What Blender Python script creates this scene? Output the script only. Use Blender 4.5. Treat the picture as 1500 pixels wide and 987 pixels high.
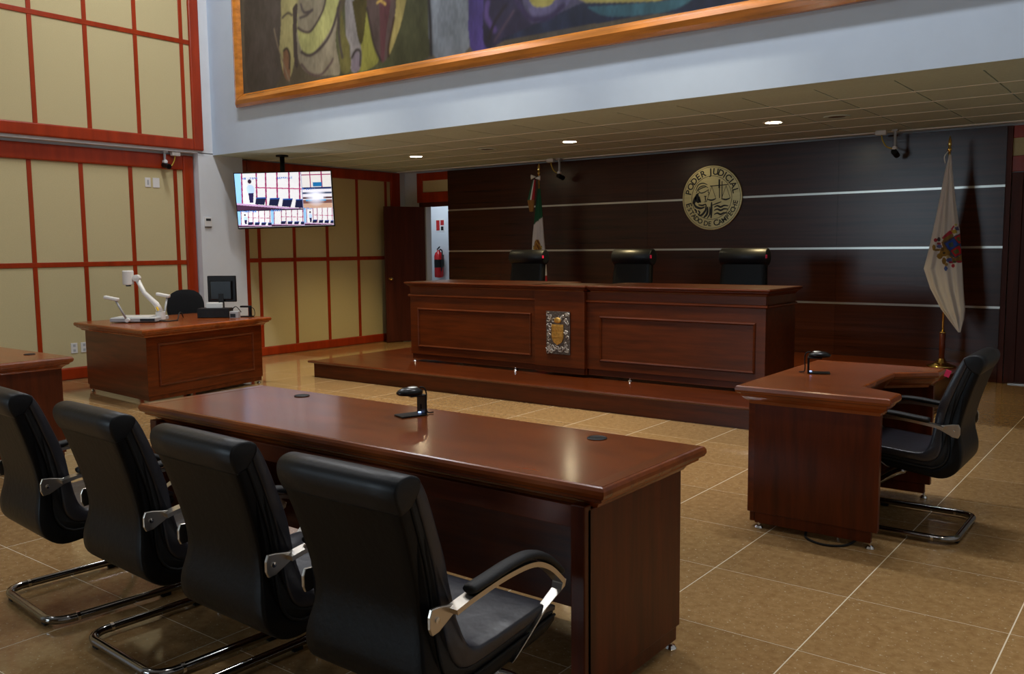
import bpy, bmesh, math, random
import numpy as np
from mathutils import Vector, Matrix
random.seed(4); rng = np.random.default_rng(4)
for o in list(bpy.data.objects): bpy.data.objects.remove(o)
scene = bpy.context.scene
COL = scene.collection
R = math.radians

# ------------------------------------------------------------------ camera
FPX, YAW, PITCH, ROLL, CAMH = 1298.06, .6546, -.1001, -.0097, 1.46
def cam_axes():
    f = Vector((-math.sin(YAW)*math.cos(PITCH), math.cos(YAW)*math.cos(PITCH), math.sin(PITCH)))
    r = Vector((math.cos(YAW), math.sin(YAW), 0)); u = r.cross(f)
    return r*math.cos(ROLL)+u*math.sin(ROLL), -r*math.sin(ROLL)+u*math.cos(ROLL), f
CR, CU, CF = cam_axes()
cd = bpy.data.cameras.new('camera'); cam = bpy.data.objects.new('camera', cd); COL.objects.link(cam)
cd.sensor_width = 36; cd.lens = 36*FPX/1500; cd.clip_start = .05; cd.clip_end = 100
M = Matrix((CR, CU, -CF)).transposed().to_4x4(); M.translation = (0, 0, CAMH); cam.matrix_world = M
scene.camera = cam
def ray(x, y): return CR*((x-750)/FPX) - CU*((y-493.5)/FPX) + CF
def at_z(x, y, z): d = ray(x, y); return Vector((0, 0, CAMH)) + d*((z-CAMH)/d.z)
def at_y(x, y, Y): d = ray(x, y); return Vector((0, 0, CAMH)) + d*(Y/d.y)
def pix(P):
    d = Vector(P)-Vector((0, 0, CAMH)); z = d.dot(CF)
    return (750+FPX*d.dot(CR)/z, 493.5-FPX*d.dot(CU)/z) if z > .1 else (-9999, -9999)

# ------------------------------------------------------------------ light and exposure
w = bpy.data.worlds.new('world'); scene.world = w; w.use_nodes = True
w.node_tree.nodes['Background'].inputs[0].default_value = (.5, .6, .75, 1)
w.node_tree.nodes['Background'].inputs[1].default_value = .25
vs = scene.view_settings
vs.view_transform = 'Standard'; vs.look = 'None'; vs.gamma = 1; vs.use_curve_mapping = False
vs.exposure = -0.25
DAY = (.70, .87, 1.0); WARM = (.92, .95, 1.0); DOWN = (1.0, .79, .40)
def area(name, loc, target, sx, sy, power, col):
    l = bpy.data.lights.new(name, 'AREA'); l.shape = 'RECTANGLE'; l.size = sx; l.size_y = sy; l.energy = power; l.color = col
    o = bpy.data.objects.new(name, l); COL.objects.link(o); o.location = loc
    o.rotation_euler = (Vector(target)-Vector(loc)).to_track_quat('-Z', 'Y').to_euler(); return o
# daylight through the rear windows (panes built below) and the hall's ceiling lamps
area('window_daylight', (-6.3, -5.85, 2.3), (-6.3, 5, 2.3), 2.3, 1.7, 130, DAY)
HALL_LAMPS = [(-8.0, 5.4), (-4.8, 5.4), (-1.6, 5.4), (-8.0, 1.4), (-4.8, 1.4), (-1.6, 1.4)]
for i, (lx, ly) in enumerate(HALL_LAMPS):
    area('hall_ceiling_lamp_light', (lx, ly, 6.32), (lx, ly, 0), 1.1, .25, 95 if ly > 3 else 22, WARM)
HALL_SPOTS = [(-7.5, 5.9), (-5.4, 5.9), (-3.3, 5.9), (.7, 3.1)]  # last one, off the row, is added to brighten the floor at right
for lx, ly in HALL_SPOTS:
    l = bpy.data.lights.new('hall_spot_beam', 'SPOT'); l.energy = 760 if lx < -1 else 380; l.color = (1.0, .90, .72); l.spot_size = R(46); l.spot_blend = .8; l.shadow_soft_size = .08
    o = bpy.data.objects.new('hall_spot_beam', l); COL.objects.link(o); o.location = (lx, ly, 6.30)

# ------------------------------------------------------------------ materials
MATS = {}
def srgb(r, g, b):
    f = lambda c: (c/255/12.92) if c/255 <= .04045 else ((c/255+.055)/1.055)**2.4
    return (f(r), f(g), f(b), 1)
def mat(name, col, rough=.5, metal=0, noise=0, nscale=(8, 8, 8), bump=0, bscale=60, spec=.5, coat=0, coat_rough=.1, emit=None, estr=0, alpha=1, rand=0, detail=4):
    m = bpy.data.materials.new(name); m.use_nodes = True; nt = m.node_tree; b = nt.nodes['Principled BSDF']
    b.inputs['Roughness'].default_value = rough; b.inputs['Metallic'].default_value = metal
    b.inputs['Specular IOR Level'].default_value = spec
    b.inputs['Coat Weight'].default_value = coat; b.inputs['Coat Roughness'].default_value = coat_rough
    b.inputs['Base Color'].default_value = col
    if emit: b.inputs['Emission Color'].default_value = emit; b.inputs['Emission Strength'].default_value = estr
    N = nt.nodes.new; L = nt.links.new
    if noise or bump:
        tc = N('ShaderNodeTexCoord'); mp = N('ShaderNodeMapping'); mp.inputs['Scale'].default_value = nscale
        L(tc.outputs['Object'], mp.inputs['Vector'])
    if noise:
        nz = N('ShaderNodeTexNoise'); nz.inputs['Scale'].default_value = 1; nz.inputs['Detail'].default_value = detail; nz.inputs['Roughness'].default_value = .6
        L(mp.outputs['Vector'], nz.inputs['Vector'])
        cr = N('ShaderNodeValToRGB'); e = cr.color_ramp.elements
        e[0].position = .3; e[1].position = .72
        e[0].color = tuple(c*(1-noise) for c in col[:3])+(1,); e[1].color = tuple(min(1, c*(1+noise)) for c in col[:3])+(1,)
        L(nz.outputs['Fac'], cr.inputs['Fac']); out = cr.outputs['Color']
        if rand:
            oi = N('ShaderNodeObjectInfo'); mr = N('ShaderNodeMapRange'); mr.inputs['To Min'].default_value = 1-rand; mr.inputs['To Max'].default_value = 1+rand
            L(oi.outputs['Random'], mr.inputs['Value'])
            hs = N('ShaderNodeHueSaturation'); L(mr.outputs['Result'], hs.inputs['Value']); L(out, hs.inputs['Color']); out = hs.outputs['Color']
        L(out, b.inputs['Base Color'])
    if bump:
        n2 = N('ShaderNodeTexNoise'); n2.inputs['Scale'].default_value = bscale; n2.inputs['Detail'].default_value = 3
        L(mp.outputs['Vector'] if noise else tc.outputs['Object'], n2.inputs['Vector'])
        bp = N('ShaderNodeBump'); bp.inputs['Strength'].default_value = bump; bp.inputs['Distance'].default_value = .004
        L(n2.outputs['Fac'], bp.inputs['Height']); L(bp.outputs['Normal'], b.inputs['Normal'])
    MATS[name] = m; return m
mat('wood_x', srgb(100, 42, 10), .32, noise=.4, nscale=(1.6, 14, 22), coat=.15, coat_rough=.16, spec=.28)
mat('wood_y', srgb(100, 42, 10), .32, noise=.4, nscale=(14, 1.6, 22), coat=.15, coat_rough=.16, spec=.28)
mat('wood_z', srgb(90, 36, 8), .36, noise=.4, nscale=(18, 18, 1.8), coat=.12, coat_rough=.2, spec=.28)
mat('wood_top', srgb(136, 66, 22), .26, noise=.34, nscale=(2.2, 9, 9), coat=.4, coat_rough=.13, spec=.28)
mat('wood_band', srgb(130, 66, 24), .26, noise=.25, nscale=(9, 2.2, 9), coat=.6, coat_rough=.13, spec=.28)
mat('bench_wood', srgb(84, 34, 6), .34, noise=.38, nscale=(2.0, 16, 24), coat=.15, coat_rough=.18, spec=.28)
mat('deck_wood', srgb(86, 36, 9), .28, noise=.3, nscale=(1.4, 10, 10), coat=.4, coat_rough=.15, spec=.28)
mat('dark_veneer', srgb(58, 27, 14), .27, noise=.35, nscale=(.9, 8, 26), bump=.10, bscale=2.2, spec=.42, rand=.10)
mat('door_wood', srgb(78, 36, 24), .45, noise=.3, nscale=(14, 14, 1.2), spec=.2)
mat('red_wood', srgb(156, 50, 14), .34, noise=.22, nscale=(10, 10, 1.5), coat=.25, coat_rough=.2, spec=.28)
mat('pine', srgb(190, 116, 40), .22, noise=.35, nscale=(1.6, 14, 16), coat=.7, coat_rough=.1)
mat('daylight_tinted_white', srgb(192, 207, 224), .62, noise=.03, nscale=(3, 3, 3), bump=.05, bscale=40)  # white beam paint with the blue of daylight put into its colour
mat('plain_wall', srgb(120, 100, 74), .7, noise=.05, nscale=(3, 3, 3))
mat('fabric', srgb(200, 186, 142), .85, noise=.05, nscale=(120, 120, 120), bump=.25, bscale=4, spec=.2)
mat('white_paint', srgb(216, 220, 224), .62, noise=.03, nscale=(3, 3, 3), bump=.05, bscale=40)
mat('ceiling_tile', srgb(200, 222, 216), .85, noise=.05, nscale=(30, 30, 30), bump=.15, bscale=6, rand=.04)
mat('ceiling_grid', srgb(110, 102, 88), .6)
mat('grid_light', srgb(240, 238, 228), .5)
mat('grout', srgb(224, 212, 186), .6)
mat('silver', srgb(205, 205, 198), .3, metal=.85)
mat('chrome', (.75, .74, .72, 1), .10, metal=1)
mat('chrome_dark_reflection', (.30, .29, .28, 1), .12, metal=1)  # plain chrome, its colour darkened for the dark room it reflects
mat('satin_metal', (.62, .58, .52, 1), .28, metal=1)
mat('brass', (.83, .60, .20, 1), .18, metal=1)
mat('leather_seat', srgb(44, 44, 52), .36, noise=.2, nscale=(5, 5, 5), bump=.7, bscale=3, spec=.7)
mat('leather', srgb(9, 9, 10), .44, noise=.2, nscale=(6, 6, 6), bump=.3, bscale=7, spec=.22)
mat('leather_roll', srgb(16, 18, 22), .42, noise=.15, nscale=(6, 6, 6), bump=.15, bscale=12, spec=.38)
mat('leather_side', srgb(16, 16, 17), .6, bump=.2, bscale=120)
mat('black_plastic', srgb(13, 13, 14), .45, spec=.3)
mat('black_gloss', srgb(10, 10, 11), .28, spec=.35)
mat('black_rubber', srgb(12, 12, 12), .75)
mat('dark_fabric', srgb(12, 12, 14), .95, bump=.4, bscale=90)
mat('white_plastic', srgb(222, 220, 216), .4)
mat('grey_plastic', srgb(170, 172, 174), .45)
mat('yellow_label', srgb(232, 190, 40), .5)
mat('pink_tag', srgb(232, 40, 96), .6)
mat('lcd', srgb(38, 42, 44), .3)
mat('blue_led', (.1, .2, .9, 1), .3, emit=(.35, .5, 1, 1), estr=3)
mat('lamp_glow', (1, .9, .7, 1), .5, emit=(1, .86, .55, 1), estr=70)
mat('hall_lamp_glow', (1, .9, .7, 1), .5, emit=(.88, .94, 1, 1), estr=6)
mat('pane_glow', (.6, .8, 1, 1), .1, emit=(.6, .79, 1, 1), estr=1.6)
mat('extinguisher_red', srgb(190, 22, 26), .25)
mat('sign_red', srgb(176, 30, 30), .4)
mat('emblem_ink', srgb(20, 16, 12), .5)
mat('pewter_dark', (.13, .11, .10, 1), .4, metal=.8, noise=.5, nscale=(60, 60, 60), bump=.6, bscale=2)
mat('pewter', (.50, .46, .42, 1), .34, metal=.9, noise=.5, nscale=(60, 60, 60), bump=.6, bscale=2)
mat('gold_relief', (.62, .36, .09, 1), .32, metal=.85, noise=.3, nscale=(50, 50, 50), bump=.4, bscale=3)
mat('paper', srgb(225, 226, 224), .7)
mat('cable_yellow', srgb(190, 160, 40), .5)

def floor_mat():
    m = bpy.data.materials.new('floor_tile'); m.use_nodes = True; nt = m.node_tree; b = nt.nodes['Principled BSDF']; N = nt.nodes.new; L = nt.links.new
    tc = N('ShaderNodeTexCoord'); oi = N('ShaderNodeObjectInfo')
    ad = N('ShaderNodeVectorMath'); ad.operation = 'ADD'; L(tc.outputs['Object'], ad.inputs[0])
    sc = N('ShaderNodeVectorMath'); sc.operation = 'SCALE'; L(oi.outputs['Location'], sc.inputs[0]); sc.inputs['Scale'].default_value = 1.7; L(sc.outputs[0], ad.inputs[1])
    n1 = N('ShaderNodeTexNoise'); n1.inputs['Scale'].default_value = 26; n1.inputs['Detail'].default_value = 6; n1.inputs['Roughness'].default_value = .65; L(ad.outputs[0], n1.inputs['Vector'])
    cr = N('ShaderNodeValToRGB'); e = cr.color_ramp.elements; e[0].position = .35; e[1].position = .7; e[0].color = srgb(150, 116, 74); e[1].color = srgb(176, 142, 96); L(n1.outputs['Fac'], cr.inputs['Fac'])
    n2 = N('ShaderNodeTexNoise'); n2.inputs['Scale'].default_value = 70; n2.inputs['Detail'].default_value = 2; L(ad.outputs[0], n2.inputs['Vector'])
    c2 = N('ShaderNodeValToRGB'); e = c2.color_ramp.elements; e[0].position = .64; e[1].position = .72; e[0].color = (0, 0, 0, 1); e[1].color = (1, 1, 1, 1); L(n2.outputs['Fac'], c2.inputs['Fac'])
    mx = N('ShaderNodeMixRGB'); L(c2.outputs['Color'], mx.inputs['Fac']); L(cr.outputs['Color'], mx.inputs['Color1']); mx.inputs['Color2'].default_value = srgb(196, 178, 142)
    mr = N('ShaderNodeMapRange'); mr.inputs['To Min'].default_value = .93; mr.inputs['To Max'].default_value = 1.06; L(oi.outputs['Random'], mr.inputs['Value'])
    hs = N('ShaderNodeHueSaturation'); L(mr.outputs['Result'], hs.inputs['Value']); L(mx.outputs['Color'], hs.inputs['Color']); L(hs.outputs['Color'], b.inputs['Base Color'])
    b.inputs['Roughness'].default_value = .10; b.inputs['Specular IOR Level'].default_value = .6
    MATS['floor_tile'] = m
floor_mat()
def painted_mat(name, rough=.6, emit=0):
    m = bpy.data.materials.new(name); m.use_nodes = True; nt = m.node_tree; b = nt.nodes['Principled BSDF']
    a = nt.nodes.new('ShaderNodeAttribute'); a.attribute_name = 'Paint'
    nt.links.new(a.outputs['Color'], b.inputs['Base Color']); b.inputs['Roughness'].default_value = rough
    if emit:
        nt.links.new(a.outputs['Color'], b.inputs['Emission Color']); b.inputs['Emission Strength'].default_value = emit
    MATS[name] = m; return m
painted_mat('mural_paint', .38); painted_mat('screen_paint', .25, 1.15); painted_mat('cloth_paint', .85)

# ------------------------------------------------------------------ mesh helpers
class MB:
    def __init__(s): s.v = []; s.f = []
    def add(s, v, f):
        n = len(s.v); s.v += [tuple(p) for p in v]; s.f += [tuple(i+n for i in q) for q in f]; return s
    def box(s, x0, x1, y0, y1, z0, z1):
        return s.add([(x0, y0, z0), (x1, y0, z0), (x1, y1, z0), (x0, y1, z0), (x0, y0, z1), (x1, y0, z1), (x1, y1, z1), (x0, y1, z1)],
                     [(3, 2, 1, 0), (4, 5, 6, 7), (0, 1, 5, 4), (1, 2, 6, 5), (2, 3, 7, 6), (3, 0, 4, 7)])
    def xf(s, M):
        s.v = [tuple(M @ Vector(p)) for p in s.v]; return s
    def prism(s, poly, axis, a, b):
        n = len(poly)
        def pt(p, t): return {'x': (t, p[0], p[1]), 'y': (p[0], t, p[1]), 'z': (p[0], p[1], t)}[axis]
        return s.add([pt(p, a) for p in poly]+[pt(p, b) for p in poly],
                     [tuple(range(n-1, -1, -1)), tuple(range(n, 2*n))]+[(i, (i+1) % n, n+(i+1) % n, n+i) for i in range(n)])
    def loft(s, rings, cap=True, closed=True):
        n = len(rings[0]); base = len(s.v); v = [p for r in rings for p in r]; f = []
        for i in range(len(rings)-1):
            for j in range(n if closed else n-1):
                k = (j+1) % n; f.append((i*n+j, i*n+k, (i+1)*n+k, (i+1)*n+j))
        if cap: f.append(tuple(range(n-1, -1, -1))); f.append(tuple((len(rings)-1)*n+j for j in range(n)))
        return s.add(v, f)
    def tube(s, path, r, n=10, cap=True):
        path = [Vector(p) for p in path]; rings = []; up = None
        for i, p in enumerate(path):
            t = (path[min(i+1, len(path)-1)]-path[max(i-1, 0)]).normalized()
            if up is None: up = t.orthogonal().normalized()
            up = (up-t*up.dot(t)).normalized(); sd = t.cross(up)
            rr = r[i] if isinstance(r, (list, tuple)) else r
            rings.append([p+(up*math.cos(a)+sd*math.sin(a))*rr for a in [2*math.pi*k/n for k in range(n)]])
        return s.loft(rings, cap)
    def lathe(s, prof, c=(0, 0, 0), n=20, axis='z', cap=True):
        rings = []
        for r, h in prof:
            ring = []
            for k in range(n):
                a = 2*math.pi*k/n; x, y = r*math.cos(a), r*math.sin(a)
                q = {'z': (x, y, h), 'y': (x, h, -y), 'x': (h, x, y)}[axis]
                ring.append((c[0]+q[0], c[1]+q[1], c[2]+q[2]))
            rings.append(ring)
        return s.loft(rings, cap)
    def ellipsoid(s, c, r, n=14, m=8):
        rings = []
        for i in range(m+1):
            th = math.pi*(i+.02)/(m+.04); rr = math.sin(th)
            rings.append([(c[0]+r[0]*rr*math.cos(2*math.pi*k/n), c[1]+r[1]*rr*math.sin(2*math.pi*k/n), c[2]-r[2]*math.cos(th)) for k in range(n)])
        return s.loft(rings)
    def build(s, name, m, parent=None, bevel=0, smooth=False, loc=None, seg=2):
        me = bpy.data.meshes.new(name); me.from_pydata(s.v, [], s.f); me.validate(); me.update()
        bm = bmesh.new(); bm.from_mesh(me); bmesh.ops.recalc_face_normals(bm, faces=bm.faces); bm.to_mesh(me); bm.free()
        me.materials.append(MATS[m] if isinstance(m, str) else m)
        if smooth:
            for p in me.polygons: p.use_smooth = True
        return link(name, me, parent, bevel, loc, seg)
def link(name, me, parent=None, bevel=0, loc=None, seg=2):
    o = bpy.data.objects.new(name, me); COL.objects.link(o)
    if parent: o.parent = parent
    if loc: o.location = loc
    if bevel:
        b = o.modifiers.new('bevel', 'BEVEL'); b.width = bevel; b.segments = seg; b.limit_method = 'ANGLE'; b.angle_limit = R(40)
    return o
def tag(o, label, cat, group=None):
    o['label'] = label; o['category'] = cat
    if group: o['group'] = group
    return o
def thing(name, label, cat, loc=(0, 0, 0), rz=0, group=None):
    o = bpy.data.objects.new(name, None); COL.objects.link(o); o.location = loc; o.rotation_euler = (0, 0, rz); o.empty_display_size = .1
    return tag(o, label, cat, group)
def struct(o): o['kind'] = 'structure'; return o
def dup(root, loc, rz=None, label=None, group=None):
    def cp(o, par):
        c = o.copy(); COL.objects.link(c)
        if par: c.parent = par
        for ch in [k for k in o.children]: cp(ch, c)
        return c
    c = cp(root, None); c.location = loc
    if rz is not None: c.rotation_euler = (0, 0, rz)
    if label: c['label'] = label
    if group: c['group'] = group
    return c
def box(name, m, dims, parent=None, bevel=0):
    return MB().box(*dims).build(name, m, parent, bevel)
def offset_poly(P, d):
    # outward miter offset of a counter-clockwise polygon
    n = len(P); out = []
    for i in range(n):
        a, b, c = Vector(P[i-1]), Vector(P[i]), Vector(P[(i+1) % n])
        e1 = (b-a).normalized(); e2 = (c-b).normalized()
        n1 = Vector((e1.y, -e1.x)); n2 = Vector((e2.y, -e2.x)); k = (n1+n2)
        k = k/(k.dot(n1)) if abs(k.dot(n1)) > 1e-6 else n1
        out.append((b.x+k.x*d, b.y+k.y*d))
    return out
def slab(P, prof):
    # prof: list of (outward offset, z), bottom to top
    m = MB(); m.loft([[(x, y, z) for x, y in offset_poly(P, d)] for d, z in prof]); return m
def rect(x0, x1, y0, y1): return [(x0, y0), (x1, y0), (x1, y1), (x0, y1)]
def smoothpath(pts, k=6):
    # Catmull-Rom
    P = [Vector(p) for p in pts]; out = []
    for i in range(len(P)-1):
        a, b, c, d = P[max(i-1, 0)], P[i], P[i+1], P[min(i+2, len(P)-1)]
        for j in range(k):
            t = j/k; out.append(.5*((2*b)+(c-a)*t+(2*a-5*b+4*c-d)*t*t+(3*b-a-3*c+d)*t**3))
    out.append(P[-1]); return out
def inpoly(X, Y, P):
    ins = np.zeros(X.shape, bool); n = len(P); j = n-1
    for i in range(n):
        xi, yi = P[i]; xj, yj = P[j]
        with np.errstate(divide='ignore', invalid='ignore'):
            c = ((yi > Y) != (yj > Y)) & (X < (xj-xi)*(Y-yi)/(yj-yi+1e-12)+xi)
        ins ^= c; j = i
    return ins
def seg_dist(X, Y, P):
    d = np.full(X.shape, 1e9)
    for (x0, y0), (x1, y1) in zip(P[:-1], P[1:]):
        dx, dy = x1-x0, y1-y0; t = np.clip(((X-x0)*dx+(Y-y0)*dy)/(dx*dx+dy*dy+1e-9), 0, 1)
        d = np.minimum(d, np.hypot(X-x0-t*dx, Y-y0-t*dy))
    return d
def vnoise(X, Y, s, seed=0):
    r = np.random.default_rng(seed); g = r.random((64, 64)); x = X*s; y = Y*s
    xi = np.floor(x).astype(int); yi = np.floor(y).astype(int); fx = x-xi; fy = y-yi; fx = fx*fx*(3-2*fx); fy = fy*fy*(3-2*fy)
    G = lambda a, b: g[a % 64, b % 64]
    return (G(xi, yi)*(1-fx)+G(xi+1, yi)*fx)*(1-fy)+(G(xi, yi+1)*(1-fx)+G(xi+1, yi+1)*fx)*fy
LIN = lambda c: np.array(srgb(*c)[:3])
def paint_mesh(name, verts, faces, cols, m, parent=None, smooth=False):
    me = bpy.data.meshes.new(name); me.from_pydata(verts, [], faces); me.update()
    a = me.color_attributes.new('Paint', 'FLOAT_COLOR', 'POINT')
    c4 = np.ones((len(verts), 4), np.float32); c4[:, :3] = cols; a.data.foreach_set('color', c4.ravel())
    me.materials.append(MATS[m])
    if smooth:
        for p in me.polygons: p.use_smooth = True
    return link(name, me, parent)
def grid_faces(nx, ny, wrap=False):
    f = []
    for j in range(ny-1):
        for i in range(nx if wrap else nx-1):
            k = (i+1) % nx; f.append((j*nx+i, j*nx+k, (j+1)*nx+k, (j+1)*nx+i))
    return f

# ------------------------------------------------------------------ the room
XL, XLU, YB, YF, ZC, ZH = -10.205, -10.07, 10.416, 6.846, 2.68, 6.4
XR, YR = 2.6, -6.0
TX, TY, TX0, TY0 = .5925, .602, -1.066, 3.068
floor = struct(box('floor', 'grout', (XL-.3, XR+.2, YR-.2, 13.2, -.12, -.0005)))
tm = MB().box(-TX/2+.0025, TX/2-.0025, -TY/2+.0018, TY/2-.0018, -.012, 0); tme = bpy.data.meshes.new('tile')
tme.from_pydata(tm.v, [], tm.f); tme.materials.append(MATS['floor_tile'])
rest = MB(); near = []
for i in range(-16, 7):
    for j in range(-15, 16):
        cx, cy = TX0+(i+.5)*TX, TY0+(j+.5)*TY
        if cx < XL-.2 or cx > XR or cy < YR or cy > 12.6: continue
        pts = [pix((cx+a*TX/2, cy+b*TY/2, 0)) for a in (-1, 1) for b in (-1, 1)]
        vis = any(-10 < x < 1510 and 0 < y < 1000 for x, y in pts) and cy < 10.5
        hid = (cy > 6.95 and -7.7 < cx < -2.2)
        if vis and not hid: near.append((cx, cy))
        else: rest.box(cx-TX/2+.0025, cx+TX/2-.0025, cy-TY/2+.0018, cy+TY/2-.0018, -.012, 0)
near.sort(key=lambda c: c[0]**2+c[1]**2)
for k, (cx, cy) in enumerate(near):
    if k < 295: link('tile', tme, floor, loc=(cx, cy, 0))
    else: rest.box(cx-TX/2+.0025, cx+TX/2-.0025, cy-TY/2+.0018, cy+TY/2-.0018, -.012, 0)
rest.build('outer_tiles', 'floor_tile', floor)['kind'] = 'stuff'

# left wall, lower part: beige fabric panels in a red wood lattice
def lattice(wall, x, ys, zs, y_frame, z_frame, depth=.022, mull=.05, rail=.055, bands=True):
    """ys: mullion centres; zs: rail centres; y_frame=(out0,in0,in1,out1) z_frame=(out0,in0,in1,out1)"""
    cy = [y_frame[1]]+list(ys)+[y_frame[2]]; cz = [z_frame[1]]+list(zs)+[z_frame[2]]
    for a in range(len(cy)-1):
        for b in range(len(cz)-1):
            y0 = cy[a]+(mull/2 if a > 0 else 0); y1 = cy[a+1]-(mull/2 if a < len(cy)-2 else 0)
            z0 = cz[b]+(rail/2 if b > 0 else 0); z1 = cz[b+1]-(rail/2 if b < len(cz)-2 else 0)
            box('fabric_panel', 'fabric', (x, x+.012, y0-.004, y1+.004, z0-.004, z1+.004), wall)
    for y in ys: box('mullion', 'red_wood', (x, x+depth, y-mull/2, y+mull/2, z_frame[1], z_frame[2]), wall, .004)
    for z in zs: box('rail', 'red_wood', (x, x+depth+.003, y_frame[1], y_frame[2], z-rail/2, z+rail/2), wall, .004)
    q = .045
    def fr(name, d): 
        if d[3]-d[2] > .005 and d[5]-d[4] > .005: box(name, 'red_wood', d, wall, .016)
    fr('frame_side', (x, x+q, y_frame[0], y_frame[1], z_frame[0], z_frame[3])); fr('frame_side', (x, x+q, y_frame[2], y_frame[3], z_frame[0], z_frame[3]))
    fr('frame_bottom', (x, x+q, y_frame[1], y_frame[2], z_frame[0], z_frame[1])); fr('frame_top', (x, x+q, y_frame[1], y_frame[2], z_frame[2], z_frame[3]))
wl = struct(box('wall_left', 'white_paint', (XL-.2, XL, YR, YB+.1, 0, 2.7)))
M0 = 4.61
lattice(wl, XL, [M0-.59*k for k in range(9, 0, -1)]+[4.605, 5.179, 5.779, 6.372], [1.32], (-1.9, -1.75, 6.475, 6.62), (0, .14, 2.475, 2.66))
lattice(wl, XL, [7.60, 8.20, 8.81, 9.42, 10.03], [1.325], (7.30, 7.425, 10.13, 10.335), (0, .125, 2.52, 2.667))
pier = struct(box('wall_pier', 'white_paint', (XL-.05, XLU, 6.63, 7.29, 0, 2.70)))
wlu = struct(box('wall_left_upper', 'white_paint', (XL-.2, XLU, YR, YF+.02, 2.69, ZH)))
lattice(wlu, XLU, [4.641-.603*k for k in range(9, 0, -1)]+[4.641, 5.245, 5.847, 6.453], [4.035, 5.2], (-1.9, -1.75, 6.555, 6.695), (2.72, 2.86, 6.1, 6.25))
# beam wall above the soffit
wb = struct(box('wall_beam', 'daylight_tinted_white', (XL-.2, XR, YF, YF+.25, ZC-.001, ZH)))
# soffit ceiling with separate tiles
ceil = struct(MB().box(XL-.1, XR, 7.14, YB+.2, ZC+.02, ZC+.1).build('ceiling', 'ceiling_grid'))
CX, CY = .6, .626
cme = bpy.data.meshes.new('ceiling_tile'); cm_ = MB().box(-CX/2+.006, CX/2-.006, -CY/2+.004, CY/2-.004, -.003, .02); cme.from_pydata(cm_.v, [], cm_.f); cme.materials.append(MATS['ceiling_tile'])
for i in range(-15, 6):
    for j in range(5):
        cx = -1.25+(i+.5)*CX; cy = 7.14+(j+.5)*CY
        if cx-CX/2 < XL-.05: continue
        link('ceiling_tile', cme, ceil, loc=(cx, cy, ZC+.003))
for j in range(1, 5): box('grid_bar', 'grid_light', (XL, XR, 7.14+j*CY-.007, 7.14+j*CY+.007, ZC-.004, ZC+.01), ceil)
MB().box(XL, XR, YF+.004, 7.136, ZC-.0015, ZC+.02).build('plaster_band', 'ceiling_tile', ceil)
struct(box('trim_1', 'grid_light', (XL+.05, XR, 10.255, 10.285, ZC-.012, ZC+.01)))
hallc = struct(box('ceiling_hall', 'white_paint', (XL-.2, XR+.2, YR-.2, YF+.25, ZH, ZH+.1)))
struct(box('wall_right', 'white_paint', (XR, XR+.2, YR-.2, 13.2, 0, ZH)))
# back wall: a plain wall with two doorways, faced with dark veneer between silver strips
YBB = YB+.06
DL, DR = -9.745, -9.06     # left doorway
RD0, RD1 = -1.42, -.52     # right door
bw = MB()
for a, b, z0, z1 in ((XL-.3, DL, 0, 2.7), (DL, DR, 2.13, 2.7), (DR, RD0, 0, 2.7), (RD0, RD1, 2.13, 2.7), (RD1, XR, 0, 2.7)): bw.box(a, b, YBB, YBB+.12, z0, z1)
wback = struct(bw.build('wall_back', 'white_paint'))
DX0, DX1 = -9.222, -1.578
SZ = [.791, 1.42, 2.05]; cuts = [DX0, -8.19, -5.73, -3.27, DX1]; zc_ = [0.0]+SZ+[2.655]
for a, b in zip(cuts[:-1], cuts[1:]):
    for k in range(4):
        box('veneer_panel', 'dark_veneer', (a+.0008, b-.0008, YB, YBB, zc_[k]+(.012 if k else 0), zc_[k+1]-(.012 if k < 3 else 0)), wback)
for z in SZ: box('silver_strip', 'silver', (DX0, DX1, YB+.004, YBB, z-.0125, z+.0125), wback)
box('wall_end_cap', 'door_wood', (DX1, DX1+.05, YB+.01, YBB, 0, 2.655), wback)
# red transoms over the doors
def transom(x0, x1, open_right):
    box('transom_frame', 'red_wood', (x0, x1, YBB-.03, YBB, 2.53, 2.655), wback, .006)
    box('transom_frame', 'red_wood', (x0, x1, YBB-.03, YBB, 2.19, 2.35), wback, .006)
    box('transom_panel', 'fabric', (x0, x1, YBB-.012, YBB, 2.35, 2.53), wback)
    if open_right: box('transom_frame', 'red_wood', (x0, x0+.12, YBB-.032, YBB, 2.19, 2.655), wback, .006)
transom(-9.905, DX0+.02, True); transom(DX1+.05, -.36, False)
box('door_frame', 'door_wood', (-9.86, DX0+.02, YBB-.03, YBB+.02, 2.12, 2.19), wback)
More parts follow.
